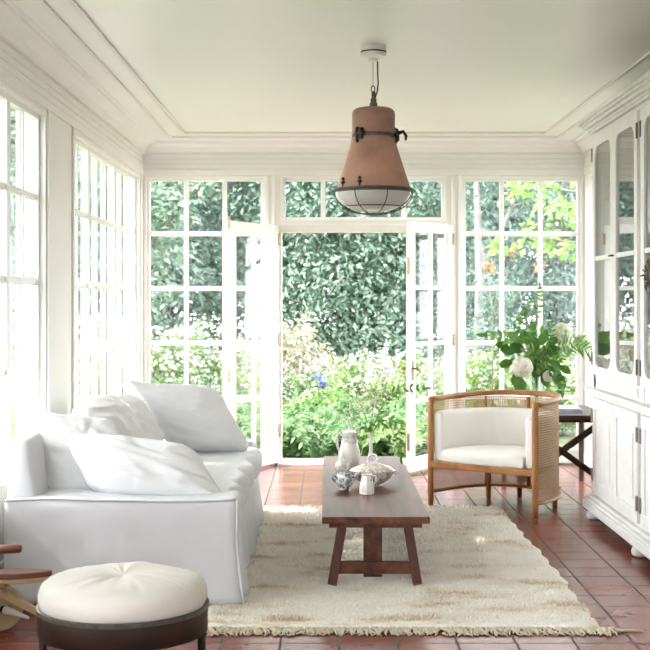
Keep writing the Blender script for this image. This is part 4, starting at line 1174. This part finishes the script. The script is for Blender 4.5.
g = MB(); g.box(-40, 40, -30, 70, GZ-.4, GZ); struct(g.build('ground', 'soil'))
# rises gently behind the house: earth bank
# dense evergreen shrubs that close the view
plant('rhododendron_shrub', (.4, 22, GZ), [(.5, 22.3, 1.6, 1.7, 1.2, 2.0), (.9, 21.9, 3.2, 1.5, 1.1, 1.5), (-.2, 22.4, 3.6, 1.3, 1.0, 1.6), (1.4, 22.2, .8, 1.2, 1, 1.2), (2.0, 22.6, 2.6, 1.0, 1, 2.4), (-.3, 22.8, .8, 1.3, .8, 1.6)], 32000, .125, 'l_rhodo',
      'dark green glossy rhododendron seen straight through the open doors', 'shrub', aspect=.38)
plant('cypress_tree', (-1.0, 24, GZ), [(-1.0, 24, 2.2, 1.2, 1, 2.4), (-1.3, 24.3, 4.6, 1.1, 1, 2.4)], 16000, .13, 'l_conifer',
      'soft blue green tree left of the rhododendron through the doors', 'tree', trunk=[([(-1, 24, GZ), (-1.1, 24, 5)], [.14, .05])], aspect=.35)
plant('evergreen_tree', (-3.2, 23, GZ), [(-3.0, 23, 1.6, 1.6, 1.3, 2.2), (-3.4, 23.4, 4.2, 1.5, 1.2, 2.2), (-2.2, 23.2, 4.9, 1.0, 1, 1.3)], 15000, .15, 'l_conifer',
      'hazy blue green tree behind the left fixed window', 'tree', trunk=[([(-3.1, 23, GZ), (-3.2, 23, 5)], [.16, .06])], aspect=.4)
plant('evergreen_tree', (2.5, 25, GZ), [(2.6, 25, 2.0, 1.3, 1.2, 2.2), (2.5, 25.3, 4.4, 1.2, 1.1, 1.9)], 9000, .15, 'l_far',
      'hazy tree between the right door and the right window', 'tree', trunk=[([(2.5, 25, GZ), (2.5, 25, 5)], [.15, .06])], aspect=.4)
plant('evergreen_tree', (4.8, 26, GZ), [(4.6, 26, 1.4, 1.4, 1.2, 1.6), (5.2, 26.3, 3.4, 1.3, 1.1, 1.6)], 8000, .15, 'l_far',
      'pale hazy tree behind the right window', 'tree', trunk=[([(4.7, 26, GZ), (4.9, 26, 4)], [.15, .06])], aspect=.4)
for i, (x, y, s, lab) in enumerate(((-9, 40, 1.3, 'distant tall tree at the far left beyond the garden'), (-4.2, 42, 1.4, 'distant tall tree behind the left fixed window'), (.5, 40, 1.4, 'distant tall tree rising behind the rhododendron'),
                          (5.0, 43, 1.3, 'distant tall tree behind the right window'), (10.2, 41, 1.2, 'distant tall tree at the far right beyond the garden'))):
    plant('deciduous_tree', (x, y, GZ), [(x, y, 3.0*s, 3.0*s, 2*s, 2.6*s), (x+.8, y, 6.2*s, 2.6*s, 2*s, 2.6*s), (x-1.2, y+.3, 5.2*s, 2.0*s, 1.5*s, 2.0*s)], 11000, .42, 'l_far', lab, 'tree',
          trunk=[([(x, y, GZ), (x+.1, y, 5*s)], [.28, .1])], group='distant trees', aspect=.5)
# left view
plant('dogwood_tree', (-2.75, 15.2, GZ), [(-1.9, 14.8, 2.55, .45, .5, .35), (-2.2, 15.2, 2.1, .5, .5, .35), (-2.6, 15.4, 2.9, .9, .6, .6), (-1.55, 15.2, 2.85, .40, .4, .22), (-2.1, 15.0, 1.55, .28, .4, .22)], 2600, .11, 'l_dogwood',
      'tree with pale layered blossoms outside the left fixed window', 'tree', trunk=[([(-2.75, 15.2, GZ), (-2.7, 15.2, 1.5), (-2.2, 15.1, 2.5)], [.07, .05, .02]), ([(-2.7, 15.2, 1.4), (-1.6, 15.1, 2.8)], [.03, .01])], aspect=.55, up=1.2)
plant('box_hedge', (-1.75, 13.6, GZ), [(-1.55, 13.6, .15, .62, .45, .46), (-1.05, 13.7, .10, .5, .4, .42), (-2.1, 13.7, .12, .5, .45, .46)], 12000, .035, 'l_box',
      'clipped dark box hedge below the left fixed window', 'hedge', aspect=.6, shell=.15, jitter=.5)
plant('hydrangea_shrub', (-1.9, 16.0, GZ), [(-1.9, 16, .45, .7, .5, .62), (-1.2, 16.1, .40, .5, .4, .50), (-2.5, 16.2, .4, .6, .5, .6)], 3500, .09, 'l_bright',
      'white flowering hydrangea shrub behind the box hedge', 'shrub', flowers=(2400, .065, 'l_white'), aspect=.6)
# straight ahead
plant('weeping_shrub', (-.30, 17.2, GZ), [(-.45, 17.2, .45, .50, .45, .72), (-.12, 17.2, .25, .42, .4, .62), (-.75, 17.3, .5, .4, .4, .75)], 9000, .085, 'l_pale',
      'pale cream feathery weeping shrub at the left of the doorway view', 'shrub', aspect=.22, droop=2.0, jitter=.8)
for i, (x, y, z, r, mat, fm, lab) in enumerate((
    (.35, 16.4, .10, .50, 'l_bright', 'l_white', 'white flowering bush in the middle of the doorway view'),
    (.95, 16.0, .18, .48, 'l_bright', 'l_white', 'tall white flowering bush right of the doorway view'),
    (-.25, 15.2, .0, .50, 'l_fern', 'l_white', 'white flowering bush in front of the weeping shrub'),
    (-.95, 15.0, .02, .48, 'l_bright', 'l_white', 'white flowering bush seen through the left door leaf'),
    (1.55, 15.5, .10, .55, 'l_bright', 'l_white', 'bright bush seen through the right door leaf'))):
    plant('flowering_bush', (x, y, GZ), [(x, y, z+.12, r, r*.8, r*.9), (x+.25, y+.1, z, r*.7, r*.6, r*.8)], 3000, .075, mat, lab, 'bush', flowers=(1000, .055, fm), aspect=.45)
for i, (x, y, z, lab) in enumerate(((1.95, 15.0, .22, 'sunlit yellow green shrub behind the armchair through the window'), (2.75, 15.6, .25, 'sunlit yellow green shrub below the bouquet through the window'), (3.3, 14.2, .1, 'sunlit yellow green shrub at the far right of the window'))):
    plant('garden_shrub', (x, y, GZ), [(x, y, z, .48, .45, .66), (x+.2, y, z-.1, .45, .4, .6)], 3600, .075, 'l_bright', lab, 'shrub', flowers=(900, .05, 'l_white'), aspect=.5)
plant('conifer_tree', (2.30, 17.0, GZ), [(2.30, 17, .9, .42, .4, .5), (2.35, 17, 1.5, .32, .3, .4), (2.4, 17, .4, .5, .4, .4)], 3500, .08, 'l_conifer',
      'small young conifer beyond the right door leaf', 'tree', trunk=[([(2.3, 17, GZ), (2.35, 17, 2)], [.03, .01])], aspect=.3, up=-.2)
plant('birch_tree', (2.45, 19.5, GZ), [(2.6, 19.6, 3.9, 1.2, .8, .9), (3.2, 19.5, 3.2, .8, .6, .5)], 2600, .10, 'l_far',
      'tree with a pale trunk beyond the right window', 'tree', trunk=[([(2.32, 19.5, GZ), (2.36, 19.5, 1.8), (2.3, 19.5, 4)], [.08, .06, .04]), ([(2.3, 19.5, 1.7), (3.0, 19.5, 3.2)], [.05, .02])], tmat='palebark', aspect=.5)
plant('maple_tree', (4.3, 13.4, GZ), [(2.15, 12.9, 2.62, .30, .35, .22), (2.5, 13.1, 2.38, .36, .4, .17), (2.55, 13.2, 1.98, .34, .4, .15), (2.15, 13.0, 2.12, .34, .35, .16), (1.95, 12.9, 2.62, .18, .3, .10), (3.2, 13.3, 2.6, .7, .6, .6), (4.2, 13.4, 3.0, .9, .8, .8), (1.75, 13.0, 2.0, .10, .2, .08, .01)], 2600, .085, 'l_maple',
      'bright green maple branches hanging outside the right window', 'tree', trunk=[([(4.3, 13.4, GZ), (4.2, 13.4, 2.2), (4.0, 13.4, 3)], [.10, .08, .05]), ([(4.2, 13.4, 2.2), (3.2, 13.2, 2.5), (2.1, 13.0, 2.65)], [.04, .02, .008]), ([(4.2, 13.4, 1.8), (3.2, 13.2, 2.0), (2.1, 13.0, 2.1)], [.03, .015, .006])], aspect=.75, up=1.0, flowers=None)
plant('autumn_sprig', (1.70, 13.0, GZ), [(1.66, 13.0, 1.80, .07, .1, .05), (2.20, 13.0, 1.80, .06, .1, .04), (1.92, 13.0, 1.93, .04, .05, .05)], 60, .06, 'l_orange',
      'small tree shoots with orange leaves outside the right window', 'plant', trunk=[([(1.70, 13, GZ), (1.72, 13, 1.2), (1.66, 13, 1.8)], [.008, .006, .003]), ([(1.72, 13, 1.2), (2.2, 13, 1.8)], [.005, .003]), ([(1.72, 13, 1.2), (1.92, 13, 1.95)], [.005, .003])], aspect=.6)
# low planting next to the step
rnd = random.Random(31)
def fern(x, y, h, nfr, mat, label):
    root = thing('fern', (x, y, GZ), label, 'fern', 'ferns by the garden step'); ml = MB(); ms = MB()
    for k in range(nfr):
        a = 2*PI*k/nfr+rnd.uniform(-.3, .3); R = h*rnd.uniform(.55, .9); zt = GZ+h*rnd.uniform(.75, 1.05)
        p0 = Vector((x, y, GZ)); p1 = p0+Vector((math.cos(a)*R*.35, math.sin(a)*R*.35, (zt-GZ)*.75)); p2 = p0+Vector((math.cos(a)*R*.75, math.sin(a)*R*.75, (zt-GZ))); p3 = p0+Vector((math.cos(a)*R*1.15, math.sin(a)*R*1.15, (zt-GZ)*.82))
        if p3.y < YB+.4: p3.y = YB+.4; p2.y = max(p2.y, YB+.42)
        frond(ml, ms, [p0, p1, p2, p3], 15, .11, .030, nrm=(0, -.3, 1), r=.004, ang=62)
    ms.build('stems', 'stem', root); ml.build('fronds', mat, root)
for (x, y, h, mat, lab) in ((-.55, 12.4, .62, 'l_fern', 'fern left of the garden step near the left door leaf'), (-.12, 12.1, .50, 'l_fern', 'low fern straight behind the threshold on the left'), (.30, 12.5, .60, 'l_fern', 'fern directly behind the pitcher through the doorway'),
                            (.72, 12.15, .52, 'l_bright', 'light green fern right of the vase through the doorway'), (1.15, 12.6, .62, 'l_fern', 'fern behind the right door leaf')):
    fern(x, y, h, 12, mat, lab)
for i, (x, y, z, r, mat, lab) in enumerate(((-.35, 12.9, .02, .40, 'l_fern', 'leafy green ground plant left of centre beyond the ferns'), (.15, 13.2, .0, .40, 'l_fern', 'leafy green ground plant at the centre beyond the ferns'),
    (.65, 13.0, .0, .40, 'l_fern', 'leafy green ground plant right of centre beyond the ferns'), (1.2, 13.3, .06, .45, 'l_fern', 'leafy green ground plant behind the right door leaf'), (-.9, 13.2, .0, .40, 'l_fern', 'leafy green ground plant behind the left door leaf'),
    (.0, 14.1, .08, .5, 'l_bright', 'light green leafy clump in the middle distance left'), (.75, 14.2, .10, .5, 'l_bright', 'light green leafy clump in the middle distance right'))):
    plant('leafy_plant', (x, y, GZ), [(x, y, z, r, r*.7, r*.95), (x+.2, y-.1, z-.08, r*.7, r*.6, r*.7)], 2600, .080, mat, lab, 'plant', group='leafy plants behind the doorway', aspect=.5)
plant('delphinium', (-.07, 14.0, GZ), [(-.07, 14.0, .53, .05, .05, .06), (-.12, 14.0, .60, .02, .02, .03)], 130, .045, 'l_blue', 'blue flower head left of centre in the doorway view', 'flower', crown='flower_head',
      trunk=[([(-.07, 14, GZ), (-.07, 14, .5)], [.008, .006])], tmat='stem', aspect=.7)
for (x, z, lab) in ((.66, .98, 'tall white flower spike right of the doorway middle'), (.50, .80, 'shorter white flower spike in the doorway middle')):
    plant('astilbe', (x, 14.5, GZ), [(x, 14.5, z-.3, .07, .07, .30), (x+.05, 14.5, z-.45, .10, .10, .22)], 900, .035, 'l_white', lab, 'flower', crown='flower_head', trunk=[([(x, 14.5, GZ), (x, 14.5, z-.3)], [.008, .005])], tmat='stem', aspect=.6)
# outside the left wall
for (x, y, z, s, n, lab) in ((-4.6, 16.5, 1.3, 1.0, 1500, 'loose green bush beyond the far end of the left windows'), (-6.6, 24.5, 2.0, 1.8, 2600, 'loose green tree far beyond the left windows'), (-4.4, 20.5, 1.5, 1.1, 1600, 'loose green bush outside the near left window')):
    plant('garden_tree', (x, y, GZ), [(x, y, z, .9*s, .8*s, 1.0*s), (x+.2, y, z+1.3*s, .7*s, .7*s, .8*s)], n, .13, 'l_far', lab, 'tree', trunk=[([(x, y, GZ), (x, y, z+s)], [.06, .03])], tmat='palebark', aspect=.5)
for (x, y, z, lab) in ((-6.6, 5.0, 6.45, 'added unseen tree cutting the sun at the near left window'), (-6.6, 8.8, 7.5, 'added unseen tree cutting the sun at the far left window'), (-6.8, 2.4, 6.6, 'added unseen tree cutting the sun at the left wall behind the camera')):  # unseen trees added to block and dapple the sun through the left windows
    plant('added_shade_tree', (x, y, GZ), [(x, y, z  , 1.5, 2.0, .95), (x+.5, y+.8, z+.9, 1.4, 1.6, .9), (x, y-1, z+.7, 1.3, 1.5, .9)], 6500, .17, 'l_maple', lab, 'tree',
          trunk=[([(x-.6, y, GZ), (x-.5, y, 3), (x, y, z)], [.16, .12, .06])], aspect=.6)

# ------------------------------------------------------------------ camera, light, world
cam = bpy.data.cameras.new('camera'); co = bpy.data.objects.new('camera', cam); COL.objects.link(co)
co.location = (0, 0, CAMZ); co.rotation_euler = (PI/2, 0, 0)
cam.sensor_width = 36; cam.sensor_fit = 'HORIZONTAL'; cam.lens = 36*F/650; cam.shift_x = -(CX-325)/650; cam.shift_y = (CY-325)/650
cam.clip_end = 300; cam.dof.use_dof = True; cam.dof.focus_distance = 6.8; cam.dof.aperture_fstop = 6.3
bpy.context.scene.camera = co
sun = bpy.data.lights.new('sun', 'SUN'); su = bpy.data.objects.new('sun', sun); COL.objects.link(su)
sun.energy = 3.6; sun.angle = math.radians(1.2); sun.color = (1, .96, .88)
su.rotation_euler = Vector((1, .12, -.93)).to_track_quat('-Z', 'Y').to_euler(); su.location = (-8, 4, 9)
wd = bpy.data.worlds.new('world'); bpy.context.scene.world = wd; wd.use_nodes = True
nt = wd.node_tree; bg = nt.nodes['Background']
bg.inputs['Color'].default_value = (.95, .95, 1.0, 1); bg.inputs['Strength'].default_value = 2.4
vs_ = bpy.context.scene.view_settings
vs_.view_transform = 'Standard'; vs_.look = 'None'; vs_.exposure = 2.15; vs_.gamma = 1; vs_.use_curve_mapping = False
